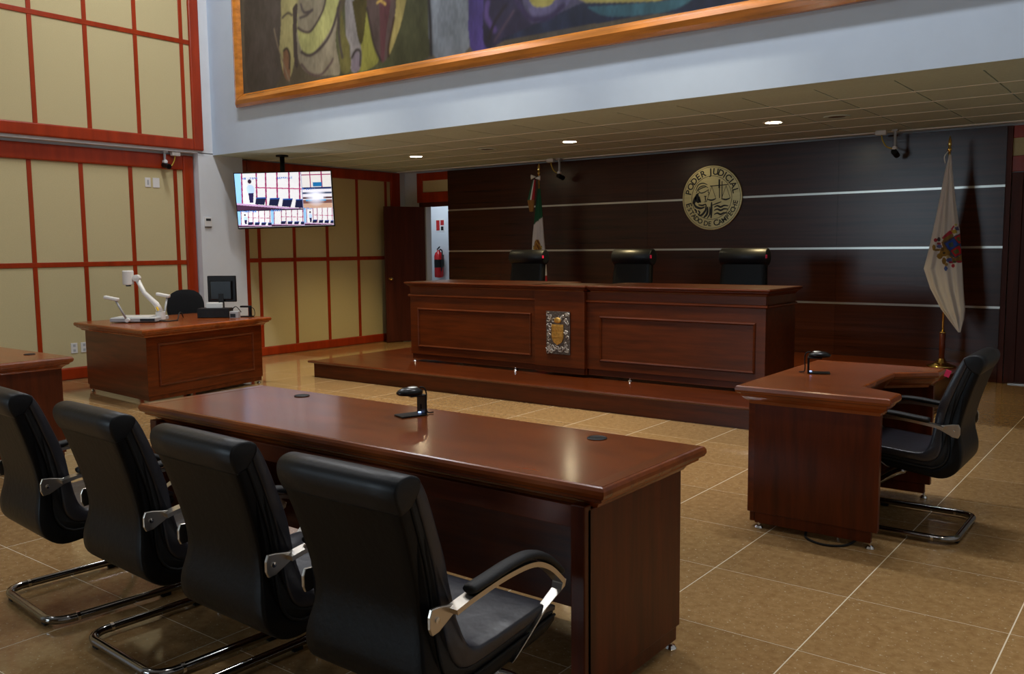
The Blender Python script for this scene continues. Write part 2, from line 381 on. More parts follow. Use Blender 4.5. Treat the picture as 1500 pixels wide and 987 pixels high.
# open door leaf
d1 = struct(thing('door_1', 'dark wooden door standing open beside the beige panels', 'door', (DL, YB+.02, .01), math.atan2(-.65, -.23)))
del d1['category']
box('door_leaf', 'door_wood', (0, .70, -.02, .02, 0, 2.11), d1, .003)
for s in (-1, 1):
    MB().lathe([(.006, 0), (.024, .0), (.024, .006), (.012, .012), (.011, .03), (.026, .042), (.028, .055), (.016, .068), (.004, .07)], n=16, axis='y').xf(Matrix.Translation((.63, s*.02, .99)) @ Matrix.Scale(s, 4, (0, 1, 0))).build('door_knob', 'brass', d1, smooth=True)
d2 = struct(thing('door_2', 'closed dark wooden door right of the white flag', 'door', (RD0, YBB-.02, .01))); del d2['category']
box('door_leaf', 'door_wood', (0, RD1-RD0, 0, .04, 0, 2.11), d2, .003)
box('jamb', 'door_wood', (-.1, 0, -.02, .05, -.01, 2.17), d2, .003); box('jamb', 'door_wood', (RD1-RD0, RD1-RD0+.1, -.02, .05, -.01, 2.17), d2, .003); box('door_head', 'door_wood', (0, RD1-RD0, -.02, .05, 2.11, 2.17), d2, .003)
box('sill', 'satin_metal', (-.05, RD1-RD0+.05, -.08, 0, -.01, .002), d2)
MB().lathe([(.024, 0), (.024, .006), (.012, .012), (.011, .03), (.026, .042), (.028, .055), (.004, .07)], n=16, axis='y').xf(Matrix.Translation((.82, 0, .99)) @ Matrix.Scale(-1, 4, (0, 1, 0))).build('door_knob', 'brass', d2, smooth=True)
# corridor behind the left doorway
struct(MB().box(-13.2, -8.2, 11.75, 11.9, 0, 2.7).build('wall_corridor', 'white_paint'))
struct(MB().box(-13.3, -13.2, YBB, 11.9, 0, 2.7).box(-8.2, -8.1, YBB+.12, 11.9, 0, 2.7).box(-13.3, XL-.3, YBB, YBB+.12, 0, 2.7).build('wall_corridor_end', 'white_paint'))
struct(box('ceiling_corridor', 'white_paint', (-13.3, -8.1, YBB, 11.9, 2.7, 2.8)))
area('corridor_lamp_light', (-10.4, 11.15, 2.64), (-10.4, 11.15, 0), 1.0, .25, 7, (.72, .86, 1))
box('corridor_lamp', 'hall_lamp_glow', (-10.9, -9.9, 11.02, 11.28, 2.66, 2.7)); tag(bpy.data.objects['corridor_lamp'], 'flat ceiling lamp of the corridor behind the open door', 'lamp')
# rear wall with windows behind the camera
rw = MB()
for a, b, z0, z1 in ((XL-.2, -7.5, 0, ZH), (-7.5, -5.1, 0, 1.4), (-7.5, -5.1, 3.2, ZH), (-5.1, XR, 0, ZH)): rw.box(a, b, YR-.2, YR, z0, z1)
struct(rw.build('wall_rear', 'plain_wall'))
for k in range(2):
    wn = struct(thing('window_%d' % (k+1), 'rear window', 'window', (-7.5+1.2*k, YR-.1, 1.4))); del wn['category']; del wn['label']
    MB().box(0, 1.2, -.03, .03, 0, .06).box(0, 1.2, -.03, .03, 1.74, 1.8).box(0, .06, -.03, .03, .06, 1.74).box(1.14, 1.2, -.03, .03, .06, 1.74).build('window_frame', 'white_plastic', wn)
    box('pane', 'pane_glow', (.06, 1.14, -.005, .005, .06, 1.74), wn)
for lx, ly in HALL_LAMPS:
    o = MB().box(-.62, .62, -.16, .16, 0, .06).build('hall_lamp', 'white_plastic', loc=(lx, ly, ZH-.06)); tag(o, 'long ceiling lamp of the high hall', 'lamp', 'lamps on the high hall ceiling')
    box('diffuser', 'hall_lamp_glow', (-.58, .58, -.13, .13, -.006, 0), o)

for lx, ly in HALL_SPOTS:
    t = thing('hall_spotlight', 'recessed round spotlight of the high hall ceiling', 'lamp', (lx, ly, ZH), 0, 'spotlights on the high hall ceiling')  # the last copy only houses the added floor light
    MB().lathe([(.09, -.004), (.115, -.008), (.12, 0), (.09, 0), (.09, -.004)], n=24, cap=False).build('rim', 'white_plastic', t); MB().lathe([(.001, -.003), (.09, -.003), (.09, 0), (.001, 0)], n=20).build('bulb', 'lamp_glow', t)
# ------------------------------------------------------------------ platform and judges' bench
PZ, PY0, PX0, PX1 = .19, 6.663, -8.0, -1.83
pf = thing('platform', 'low dark wooden platform carrying the long judges bench', 'platform', (0, 0, 0))
box('riser', 'bench_wood', (PX0, PX1, PY0, PY0+.03, 0, PZ-.03), pf)
box('side_riser', 'deck_wood', (PX0, PX0+.03, PY0+.03, YB-.02, 0, PZ-.03), pf); box('side_riser', 'deck_wood', (PX1-.03, PX1, PY0+.03, YB-.02, 0, PZ-.03), pf)
bw_ = .55
for k in range(7):
    y0 = PY0+.055+k*.53; y1 = min(y0+.528, YB-.01)
    box('deck_board', 'deck_wood', (PX0-.01, PX1+.01, y0, y1, PZ-.03, PZ), pf, .002)
MB().prism([(PY0-.035, PZ-.026), (PY0-.045, PZ-.013), (PY0-.038, PZ-.002), (PY0-.025, PZ), (PY0+.053, PZ), (PY0+.053, PZ-.03), (PY0-.02, PZ-.03)], 'x', PX0-.06, PX1+.05).build('nosing', 'deck_wood', pf)

BX0, BX1, BY0, BY1, PL0, PL1 = -7.01, -2.85, 7.25, 7.95, -5.24, -4.645
bench = thing('judges_bench', 'long reddish wooden judges bench with framed front panels', 'bench', ((BX0+BX1)/2, BY0, PZ))
def B(x): return x-(BX0+BX1)/2
H_ = 1.092-PZ; f0 = .03
def bench_section(x0, x1, yo):
    x0, x1 = B(x0), B(x1); d = BY1-BY0
    box('front_panel', 'bench_wood', (x0, x1, yo, yo+.04, .09, H_-.06), bench, .002)
    box('plinth', 'bench_wood', (x0+.012, x1-.012, yo+.015, yo+.04, f0, .09), bench)
def cornice(x0, x1, yo, yb, ends):
    x0, x1 = B(x0), B(x1)
    P = rect(x0, x1, yo, yb)
    return slab(P, [(0, H_-.065), (.004, H_-.06), (.008, H_-.05), (.022, H_-.038), (.03, H_-.034), (.03, H_-.028), (.045, H_-.02), (.05, H_-.012), (.046, H_-.003), (.04, H_), (-.1, H_)])
bench_section(BX0, PL0, 0); bench_section(PL1, BX1, 0); bench_section(PL0, PL1, -.045)
cornice(BX0, PL0, 0, BY1-BY0, 0).build('cornice', 'bench_wood', bench); cornice(PL1+.05, BX1, 0, BY1-BY0, 0).build('cornice', 'bench_wood', bench)
cornice(PL0, PL1-.01, -.045, .4, 0).build('cornice', 'bench_wood', bench)
MB().box(B(PL0)-.0, B(PL1), -.005, .3, f0, H_-.06).build('pilaster_core', 'bench_wood', bench)
for x0, x1 in ((BX0, PL0), (PL1, BX1)):
    a, b = B(x0), B(x1)
    e0 = .018 if x0 == BX0 else 0; e1 = .018 if x1 == BX1 else 0
    MB().prism([(.0, .735), (-.012, .738), (-.02, .746), (-.018, .756), (-.008, .762), (0, .765)], 'x', a-e0, b+e1).build('waist_moulding', 'bench_wood', bench, smooth=False)
    # raised rectangular moulding frame
    fx0, fx1, fz0, fz1 = a+(.115 if x0 == BX0 else .145), b-(.07 if x1 == PL0 else .085), .17, .613
    t = .026; m = MB()
    prof = [(0, 0), (.004, -.012), (.013, -.017), (.022, -.012), (.026, 0)]
    ringset = []
    for dd, yy in prof:
        ringset.append([(fx0+dd, yy, fz0+dd), (fx1-dd, yy, fz0+dd), (fx1-dd, yy, fz1-dd), (fx0+dd, yy, fz1-dd)])
    m.loft(ringset, cap=False); m.build('panel_frame', 'bench_wood', bench)
for x0, x1 in ((BX0, BX0+.04), (BX1-.04, BX1)): box('end_panel', 'bench_wood', (B(x0), B(x1), .04, BY1-BY0, .09, H_-.06), bench, .002)
for x0, x1 in ((BX0+.012, BX0+.04), (BX1-.04, BX1-.012)): box('plinth', 'bench_wood', (B(x0), B(x1), .04, BY1-BY0, f0, .09), bench)
MB().prism([(B(BX1), .735), (B(BX1)+.012, .738), (B(BX1)+.02, .746), (B(BX1)+.018, .756), (B(BX1)+.008, .762), (B(BX1), .765)], 'y', -.0, BY1-BY0).build('waist_moulding', 'bench_wood', bench)
box('inner_worktop', 'bench_wood', (B(BX0)+.04, B(BX1)-.04, .3, .74, .70, .74), bench, .004)
foot_m = MB().lathe([(.006, 0), (.02, 0), (.022, .004), (.015, .014), (.007, .018), (.007, .034)], n=12)
fme = bpy.data.meshes.new('foot'); fme.from_pydata(foot_m.v, [], foot_m.f); fme.materials.append(MATS['chrome'])
for x in (BX0+.045, -5.53, -4.17, BX1-.06):
    for y in (.012, .6): link('foot', fme, bench, loc=(B(x), y, 0))
# relief plaque on the pilaster
pq = thing('relief_plaque', 'pewter and gold relief plaque on the bench pilaster', 'plaque', (-4.948, BY0-.0455, .62))
box('backplate', 'pewter_dark', (-.142, .142, -.014, 0, -.213, .213), pq, .004)
random.seed(9)
for k in range(70):
    a = random.random()*6.283; 
    x = random.choice((-1, 1))*random.uniform(.085, .125) if k % 2 else random.uniform(-.12, .12); z = random.uniform(-.19, .19) if k % 2 else random.choice((-1, 1))*random.uniform(.12, .19)
    r = random.uniform(.008, .018)
    MB().tube(smoothpath([(x+r*1.4*math.cos(a+t)*(1-t*.13), -.016, z+r*1.4*math.sin(a+t)*(1-t*.13)) for t in (0, 1, 2, 3, 4, 5)], 3), .0055, 6).build('scroll', 'pewter', pq, smooth=True)
MB().prism([(-.07, .085), (.07, .085), (.07, -.05), (.045, -.095), (0, -.12), (-.045, -.095), (-.07, -.05)], 'y', -.024, -.012).build('shield', 'gold_relief', pq, .003)
for sx in (-1, 1):
    for sz in (0, 1):
        box('shield_quarter', 'gold_relief', (sx*.035-.027, sx*.035+.027, -.030, -.022, -.045+sz*.065, .008+sz*.065), pq, .004)
MB().ellipsoid((0, -.018, .125), (.045, .012, .03)).build('crown', 'gold_relief', pq, smooth=True)

# ------------------------------------------------------------------ tables and desks
TOPPROF = lambda h: [(-.075, h-.088), (-.06, h-.082), (-.052, h-.07), (-.035, h-.058), (-.022, h-.052), (-.02, h-.044), (-.006, h-.036), (0, h-.024), (-.001, h-.012), (-.007, h-.003), (-.014, h), (-.2, h)]
def table(name, label, x0, x1, y0, y1, h=.75):
    cx, cy = (x0+x1)/2, (y0+y1)/2
    t = thing(name, label, 'table', (cx, cy, 0), group=None)
    P = rect(x0-cx, x1-cx, y0-cy, y1-cy); L, D = (x1-x0)/2, (y1-y0)/2
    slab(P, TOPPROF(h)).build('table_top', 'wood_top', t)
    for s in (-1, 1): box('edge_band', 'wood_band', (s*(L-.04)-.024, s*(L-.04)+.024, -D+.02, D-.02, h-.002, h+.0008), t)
    for s in (-1, 1):
        a, b = (L-.115, L-.075) if s > 0 else (-L+.075, -L+.115)
        box('end_panel', 'wood_z', (a, b, -D+.03, D-.05, .085, h-.085), t, .003)
        box('plinth', 'wood_z', (a+.008, b-.008, -D+.05, D-.06, .03, .085), t, .002)
        for y in (-D+.07, D-.08): link('foot', fme, t, loc=((a+b)/2, y, 0))
        box('corner_post', 'wood_z', (a-.012 if s > 0 else a, b if s > 0 else b+.012, -D+.012, -D+.05, .03, h-.07), t, .004)
    box('apron', 'wood_x', (-L+.09, L-.09, -D+.03, -D+.055, h-.15, h-.08), t, .002)
    box('modesty_panel', 'wood_x', (-L+.11, L-.11, D-.10, D-.075, .06, h-.08), t)
    for x in (-.80, .89):
        g = MB().lathe([(.004, .0), (.036, 0), (.038, .003), (.034, .005), (.030, .003), (.004, .003)], (x*L/1.275*1.0, D-.12, h), 20).build('cable_grommet', 'black_plastic', t, smooth=False)
    return t
table('long_table', 'long brown table with a black device standing behind four chairs', -3.90, -1.345, 2.19, 2.89)
table('long_table', 'long brown table beside the beige wall panels with a bare top', -8.60, -6.055, 2.24, 2.955)

# witness desk with a cut-out for its chair
wd = thing('witness_desk', 'brown desk with a notched top in front of the white flag', 'desk', (-1.45, 4.875, 0))
WP = [(-1.83, 4.25), (-1.07, 4.25), (-1.07, 4.45), (-1.28, 4.575), (-1.28, 5.16), (-1.09, 5.33), (-1.09, 5.505), (-1.83, 5.505)]
WP = [(x+1.45, y-4.875) for x, y in WP]
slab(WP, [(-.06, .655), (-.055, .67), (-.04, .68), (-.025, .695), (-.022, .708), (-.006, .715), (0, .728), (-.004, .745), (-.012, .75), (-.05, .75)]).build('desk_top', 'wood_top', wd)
for y0, nm in ((-.555, 'near'), (.515, 'far')):
    box('end_panel', 'wood_z', (-.30, .32, y0, y0+.035, .085, .66), wd, .003)
    box('plinth', 'wood_z', (-.29, .29, y0+.005, y0+.03, .03, .085), wd)
    for x in (-.27, .285): link('foot', fme, wd, loc=(x, y0+.016, 0))
box('front_panel', 'wood_y', (-.33, -.295, -.555, .55, .085, .66), wd, .003)
box('plinth', 'wood_y', (-.325, -.30, -.53, .53, .03, .085), wd)
box('inner_shelf', 'wood_y', (-.29, -.05, -.5, .5, .60, .62), wd)

# clerk desk
CH = .73
cdsk = thing('clerk_desk', 'brown panelled desk under the document camera and black monitor', 'desk', (-8.6, 5.3, 0))
CP = [(x+8.6, y-5.3) for x, y in [(-7.75, 4.43), (-8.05, 6.13), (-9.36, 6.02), (-9.29, 4.55)]]
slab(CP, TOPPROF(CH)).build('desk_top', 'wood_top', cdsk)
CI = offset_poly(CP, -.085); CO = offset_poly(CP, -.12)
def wall_seg(name, a, b, ai, bi, z0, z1, m, par):
    return MB().prism([a, b, bi, ai], 'z', z0, z1).build(name, m, par, .002)
wall_seg('front_panel', CI[0], CI[1], CO[0], CO[1], .075, CH-.08, 'wood_y', cdsk)
wall_seg('end_panel', CI[3], CI[0], CO[3], CO[0], .075, CH-.08, 'wood_x', cdsk)
wall_seg('end_panel', CI[1], CI[2], CO[1], CO[2], .075, CH-.08, 'wood_x', cdsk)
CJ = offset_poly(CP, -.095)
for i, j in ((0, 1), (3, 0), (1, 2)): wall_seg('plinth', CJ[i], CJ[j], CO[i], CO[j], .03, .075, 'wood_x', cdsk)
a, b = Vector(CI[0]), Vector(CI[1]); e = (b-a).normalized(); nrm = Vector((e.y, -e.x)); Lf = (b-a).length
prof = [(0, 0), (.004, .012), (.013, .017), (.022, .012), (.026, 0)]; rings = []
for dd, oo in prof:
    q = lambda s, z: tuple(a+e*s+nrm*oo)+(z,)
    rings.append([q(.13+dd, .16+dd), q(Lf-.13-dd, .16+dd), q(Lf-.13-dd, .58-dd), q(.13+dd, .58-dd)])
MB().loft(rings, cap=False).build('panel_frame', 'wood_y', cdsk)
for p in CO: link('foot', fme, cdsk, loc=(p[0], p[1], 0))

# ------------------------------------------------------------------ chairs
def shell(rear, front, hw, xs=(-1, -.97, -.90, -.75, 0, .75, .90, .97, 1), th=(.35, .72, .93, 1, 1, 1, .93, .72, .35)):
    """closed cushion between two side curves (y,z), lofted across x; hw = half width at each station"""
    rings = []
    n = len(rear)
    for fx, t in zip(xs, th):
        ring = []
        for (a, h) in zip(rear, hw): 
            pass
        mid = [((r[0]+f[0])/2, (r[1]+f[1])/2) for r, f in zip(rear, front)]
        for i in range(n): ring.append((fx*hw[i], mid[i][0]+(rear[i][0]-mid[i][0])*t, mid[i][1]+(rear[i][1]-mid[i][1])*t))
        for i in range(n-1, -1, -1): ring.append((fx*hw[i], mid[i][0]+(front[i][0]-mid[i][0])*t, mid[i][1]+(front[i][1]-mid[i][1])*t))
        rings.append(ring)
    m = MB(); m.loft(rings); return m
def resample(pts, k=4): return [(p.x, p.y) for p in smoothpath([(a, b, 0) for a, b in pts], k)]
def visitor_chair():
    t = thing('visitor_chair', 'x', 'chair', group='black leather visitor chairs')
    rear = resample([(-.352, .912), (-.345, .86), (-.308, .75), (-.272, .62), (-.262, .53), (-.278, .43), (-.262, .36), (-.20, .318), (-.10, .325), (.05, .345), (.20, .365), (.255, .385)])
    front = resample([(-.268, .915), (-.242, .87), (-.202, .78), (-.160, .67), (-.142, .57), (-.135, .50), (-.120, .458), (-.09, .437), (-.02, .437), (.09, .447), (.20, .452), (.262, .43)])
    hw = [h[1] for h in resample([(i, v) for i, v in enumerate([.214, .214, .206, .198, .198, .222, .232, .236, .238, .24, .24, .236])])]
    mix = lambda t_: [(r[0]*(1-t_)+f[0]*t_, r[1]*(1-t_)+f[1]*t_) for r, f in zip(rear, front)]
    flat = dict(xs=(-1, -.99, -.96, -.8, 0, .8, .96, .99, 1), th=(.62, .86, .97, 1, 1, 1, .97, .86, .62))
    shell(rear, mix(.40), hw, **flat).build('back_shell', 'leather', t, smooth=True)
    shell(mix(.38), mix(.66), [h*.972 for h in hw], **flat).build('side_gusset', 'leather_side', t, smooth=True)
    shell(mix(.62), front, [h*.995 for h in hw], **flat).build('seat_cushion', 'leather_seat', t, smooth=True)
    mid = mix(.40)
    for s in (-1, 1):
        MB().tube([(s*hw[i]*.995, mid[i][0], mid[i][1]) for i in range(0, len(mid), 2)], .005, 6).build('piping', 'black_rubber', t, smooth=True)
    # head cushion folded over the top
    outl = resample([(-.338, .838), (-.354, .870), (-.358, .900), (-.346, .922), (-.318, .931), (-.288, .926), (-.268, .910), (-.275, .885), (-.305, .850), (-.338, .838)], 3)[:-1]
    c = (-.315, .890); rings = []
    for fx, s_ in ((-.219, .80), (-.218, .92), (-.213, 1), (-.12, 1.02), (0, 1.03), (.12, 1.02), (.213, 1), (.218, .92), (.219, .80)):
        rings.append([(fx, c[0]+(p[0]-c[0])*s_, c[1]+(p[1]-c[1])*s_) for p in outl])
    MB().loft(rings).build('head_roll', 'leather_roll', t, smooth=True)
    for s in (-1, 1):
        x = s*.246
        # arm bar: flat chrome strip bent in the side plane
        path = resample([(-.20, .572), (-.13, .585), (0, .60), (.12, .598), (.20, .565), (.268, .505)], 5)
        m = MB(); rings = []
        for i, pnt in enumerate(path):
            q0 = path[max(i-1, 0)]; q1 = path[min(i+1, len(path)-1)]; tv = Vector((q1[0]-q0[0], q1[1]-q0[1])).normalized(); nv = Vector((-tv.y, tv.x))
            wdt = .019; hh = .007
            rings.append([(x+a*wdt, pnt[0]+nv.x*b*hh, pnt[1]+nv.y*b*hh) for a, b in ((-1, -1), (1, -1), (1, 1), (-1, 1))])
        arm = m.loft(rings).build('arm_bar', 'satin_metal', t)
        m = MB()
        m.prism([(-.262, .594), (-.270, .575), (-.270, .545), (-.262, .527), (-.238, .530), (-.18, .560), (-.165, .564), (-.165, .580), (-.20, .585), (-.235, .592)], 'x', x-s*.012-.005, x-s*.012+.005)
        br = m.build('back_bracket', 'satin_metal', t, .002)
        MB().lathe([(.001, -.002), (.008, 0), (.008, .004), (.001, .005)], (x-s*.012+s*.004, -.245, .562), 10, 'x').build('screw', 'chrome', br)
        m = MB(); rings = []
        for a_, z_, w_ in ((.268, .507, .019), (.262, .488, .018), (.20, .445, .015), (.13, .395, .013), (.055, .345, .011)):
            rings.append([(x-s*(.0 if z_ > .48 else .012)+p*w_, a_+q*.010, z_+q*.004) for p, q in ((-1, -1), (1, -1), (1, 1), (-1, 1))])
        m.loft(rings).build('arm_leg', 'satin_metal', t, .002)
        # padded arm rest
        m = MB(); rings = []
        ap = resample([(-.135, .595), (-.06, .603), (.03, .613), (.115, .613), (.19, .585), (.262, .525)], 5); na = len(ap)
        for i, pnt in enumerate(ap):
            q0 = ap[max(i-1, 0)]; q1 = ap[min(i+1, na-1)]; tv = Vector((q1[0]-q0[0], q1[1]-q0[1])).normalized(); nv = Vector((-tv.y, tv.x)); sc = .8 if i in (0, na-1) else 1
            rings.append([(x+.024*sc*math.cos(a), pnt[0]+nv.x*(.010+.013*sc*math.sin(a)), pnt[1]+nv.y*(.010+.013*sc*math.sin(a))) for a in [2*math.pi*k/12 for k in range(12)]])
        m.loft(rings).build('arm_pad', 'leather_side', t, smooth=True)
    # bent chrome sled base
    r = .0165; zf = .026; W_ = .262; pts = []
    side = [(W_-.04, -.02, .335), (W_-.03, .06, .29), (W_-.01, .22, .16), (W_, .285, .09), (W_, .29, .05), (W_, .268, zf+.003), (W_, .22, zf), (W_, 0, zf), (W_, -.17, zf), (W_-.006, -.215, zf), (W_-.028, -.250, zf), (W_-.065, -.2665, zf), (W_-.12, -.268, zf)]
    full = side+[(-x, y, z) for x, y, z in side[::-1]]
    MB().tube(smoothpath(full, 4), r, 12).build('sled_base', 'chrome_dark_reflection', t, smooth=True)
    for s in (-1, 1):
        MB().tube([(s*W_, -.165, zf), (s*W_, -.177, zf)], .0185, 12).build('tube_ring', 'chrome', t)
        MB().tube([(s*(W_-.04), -.02, .335), (s*.12, -.06, .338)], .012, 10).build('seat_stay', 'chrome', t)
        box('glide', 'black_rubber', (s*(W_-.08)-.018, s*(W_-.08)+.018, -.275, -.245, 0, zf-.004), t, .003); box('glide', 'black_rubber', (s*W_-.012, s*W_+.012, .17, .21, 0, zf-.006), t, .003)
    return t
GV = 'black leather visitor chairs'
ch = visitor_chair()
ch.location = (-1.65, 1.775, 0); ch.rotation_euler = (0, 0, R(0)); ch['label'] = 'black leather sled chair at the long table, right beside its end panel'
dup(ch, (-2.28, 1.79, 0), R(-2), 'black leather sled chair second from the end panel of the long table')
dup(ch, (-2.955, 1.815, 0), R(-3), 'black leather sled chair third from the end panel of the long table')
dup(ch, (-3.68, 1.825, 0), R(-5), 'black leather sled chair fourth from the end panel, farthest along the long table')
wc = dup(ch, (-1.115, 4.865, 0), R(90), 'black leather sled chair with a pink tag at the notched desk')
MB().box(-.004, .004, -.012, .012, -.017, .017).xf(Matrix.Translation((-.212, -.200, .835)) @ Matrix.Rotation(R(20), 4, 'X')).build('tag', 'pink_tag', wc)

def judge_chair():
    t = thing('judge_chair', 'x', 'chair', group='black judges chairs')
    rear = resample([(-.33, 1.22), (-.30, 1.05), (-.275, .85), (-.27, .68), (-.265, .55), (-.22, .43), (-.05, .42), (.22, .43)]); front = resample([(-.24, 1.22), (-.215, 1.05), (-.185, .85), (-.165, .70), (-.15, .60), (-.10, .535), (.0, .52), (.25, .51)])
    shell(rear, front, [h[1] for h in resample([(0, .235), (1, .243), (2, .252), (3, .25), (4, .25), (5, .255), (6, .26), (7, .25)])]).build('seat_shell', 'leather', t, smooth=True)
    c = (-.265, 1.155); rings = []
    for fx, s_ in ((-.252, .7), (-.251, .9), (-.245, .98), (0, 1), (.245, .98), (.251, .9), (.252, .7)):
        rings.append([(fx, c[0]+.085*s_*math.cos(a), c[1]+.092*s_*math.sin(a)) for a in [2*math.pi*k/20 for k in range(20)]])
    MB().loft(rings).build('head_roll', 'leather_roll', t, smooth=True)
    for s in (-1, 1):
        MB().tube(smoothpath([(s*.25, -.15, .46), (s*.30, -.12, .55), (s*.31, -.08, .66), (s*.31, .12, .68), (s*.30, .16, .60), (s*.26, .10, .47)], 4), .016, 8).build('arm_frame', 'black_plastic', t, smooth=True)
        MB().ellipsoid((s*.31, .02, .695), (.032, .13, .018)).build('arm_pad', 'leather_side', t, smooth=True)
    MB().lathe([(.05, .40), (.05, .43), (.03, .38), (.028, .09), (.06, .08), (.06, .05)], n=14).build('gas_column', 'black_plastic', t, smooth=True)
    for k in range(5):
        a = 2*math.pi*k/5+.3; lg = MB().tube([(.04*math.cos(a), .04*math.sin(a), .075), (.29*math.cos(a), .29*math.sin(a), .065)], [.024, .014], 8).build('base_leg', 'black_plastic', t, smooth=True)
        MB().lathe([(.008, -.02), (.028, -.018), (.028, .018), (.008, .02)], (.29*math.cos(a), .29*math.sin(a), .028), 12, 'y').build('caster', 'black_rubber', lg)
    MB().box(-.004, .006, -.013, .013, -.018, .018).xf(Matrix.Translation((-.256, -.20, 1.16))).build('tag', 'pink_tag', t)
    return t
jc = judge_chair(); jc.location = (-6.456, 8.5, PZ); jc.rotation_euler = (0, 0, R(180)); jc['label'] = 'tall black judges chair in front of the green and white flag'
dup(jc, (-5.0, 8.5, PZ), R(178), 'tall black judges chair in the middle of the bench'); dup(jc, (-3.68, 8.5, PZ), R(181), 'tall black judges chair beneath the round metal emblem')

cc = thing('clerk_chair', 'rounded black fabric task chair behind the clerk desk', 'chair', (-9.60, 6.05, 0), math.atan2(-.8, -.6)+R(125))
cc.rotation_euler = (0, 0, R(-125))
rings = []
for i, (z, wd_) in enumerate(((.58, .10), (.60, .165), (.66, .20), (.74, .218), (.83, .215), (.90, .195), (.95, .155), (.98, .10), (.99, .04))):
    bend = -.235-.03*((z-.72)/.25)**2
    rings.append([(wd_*math.cos(a), bend+.032*math.sin(a)*(1 if wd_ > .1 else .6)+.05*(wd_*math.cos(a)/.22)**2, z) for a in [2*math.pi*k/20 for k in range(20)]])
MB().loft(rings).build('backrest', 'dark_fabric', cc, smooth=True)
MB().loft([[(r_*.24*math.cos(a), r_*.23*math.sin(a), z) for a in [2*math.pi*k/24 for k in range(24)]] for r_, z in ((.7, .41), (.97, .425), (1, .45), (.95, .48), (.7, .49))]).build('seat', 'dark_fabric', cc, smooth=True)
MB().tube(smoothpath([(0, -.10, .40), (0, -.26, .42), (0, -.30, .55), (0, -.265, .66)], 4), .018, 8).build('back_stem', 'black_plastic', cc, smooth=True)
for s in (-1, 1): MB().tube(smoothpath([(s*.18, -.02, .42), (s*.27, -.02, .45), (s*.275, -.02, .62), (s*.275, .10, .64), (s*.275, -.14, .64)], 4), .015, 8).build('arm_frame', 'black_plastic', cc, smooth=True)
MB().lathe([(.04, .38), (.045, .41), (.028, .36), (.028, .09), (.05, .08), (.05, .05)], n=14).build('gas_column', 'black_plastic', cc, smooth=True)
for k in range(5):
    a = 2*math.pi*k/5; lg = MB().tube([(.04*math.cos(a), .04*math.sin(a), .075), (.28*math.cos(a), .28*math.sin(a), .065)], [.024, .014], 8).build('base_leg', 'black_plastic', cc, smooth=True)
    MB().lathe([(.008, -.02), (.028, -.018), (.028, .018), (.008, .02)], (.28*math.cos(a), .28*math.sin(a), .028), 12, 'y').build('caster', 'black_rubber', lg)

# ------------------------------------------------------------------ devices on the desks
def dock(label, loc, rz):
    t = thing('conference_unit', label, 'device', loc, rz, 'black tabletop units with a C shaped stand')
    MB().box(-.015, .105, -.042, .042, 0, .006).build('base_plate', 'black_plastic', t, .003)
    # stand: upright plate with a small slot, bent forward at the top
    m = MB()
    m.box(-.015, -.005, -.036, -.007, .006, .085).box(-.015, -.005, .007, .036, .006, .085).box(-.015, -.005, -.007, .007, .006, .022).box(-.015, -.005, -.007, .007, .044, .085)
    m.build('upright', 'black_plastic', t)
    m = MB(); m.box(-.015, .06, -.036, .036, .083, .090); m.build('arm_plate', 'black_plastic', t, .003)
    rings = []
    for z, sx, sy in ((.090, .052, .036), (.096, .060, .042), (.104, .060, .042), (.112, .050, .036), (.119, .034, .025), (.122, .012, .01)):
        rings.append([(.048+sx*math.cos(a), sy*math.sin(a), z) for a in [2*math.pi*k/22 for k in range(22)]])
    hd = MB().loft(rings).build('head', 'black_gloss', t, smooth=True)
    MB().ellipsoid((.035, 0, .119), (.026, .02, .006)).build('silver_cap', 'silver', hd, smooth=True)
    MB().tube(smoothpath([(0, 0, .118), (-.022, 0, .112), (-.030, .004, .085), (-.028, .004, .03), (-.034, .006, .006), (-.06, .01, .004)], 5), .0032, 8).build('cord', 'black_rubber', t, smooth=True)
    MB().lathe([(.001, 0), (.007, .0), (.006, .004), (.001, .005)], (.002, 0, .008), 10).build('status_light', 'blue_led', t)
    return t
dock('black C shaped unit with a rounded head on the long table', (-2.61, 2.745, .751), math.atan2(-.95, -.32))
dock('black C shaped unit with a rounded head on the notched desk', (-1.665, 4.90, .7505), R(20))

# document camera
DCX, DCY = -8.72, 4.98
dc = thing('document_camera', 'white document camera with two side lamps on the clerk desk', 'document camera', (DCX, DCY, CH), R(38))
MB().loft([[(x, y, z) for x, y in offset_poly(rect(-.25, .22, -.17, .19), d)] for d, z in ((-.02, .006), (0, .014), (0, .045), (-.012, .055), (-.05, .056))]).build('base', 'grey_plastic', dc)
box('stage', 'white_plastic', (-.22, .13, -.14, .16, .0555, .059), dc)
box('control_panel', 'black_plastic', (.06, .21, -.172, -.168, .015, .042), dc); 
MB().tube([(.20, .02, .02), (.20, .02, .10)], .05, 18).build('arm_base', 'white_plastic', dc, smooth=False)
armp = [(.20, .02, .10), (.16, .02, .18), (.04, .02, .30), (-.02, .02, .43)]
MB().tube(armp, [.035, .03, .024, .024], 10).build('arm', 'white_plastic', dc, smooth=True)
MB().tube([(.192, -.014, .115), (.175, -.014, .15)], .012, 6).build('caution_label', 'yellow_label', dc)
MB().lathe([(.001, -.035), (.035, -.03), (.035, .03), (.001, .035)], (-.03, .02, .455), 16, 'y').build('elbow_joint', 'white_plastic', dc)
MB().lathe([(.02, -.085), (.05, -.085), (.056, -.075), (.056, .055), (.05, .065), (.01, .065)], (-.12, .02, .47), 20).build('camera_head', 'white_plastic', dc, smooth=False)
MB().lathe([(.001, -.10), (.026, -.10), (.026, -.08), (.001, -.08)], (-.12, .02, .47), 14).build('lens', 'black_gloss', dc)
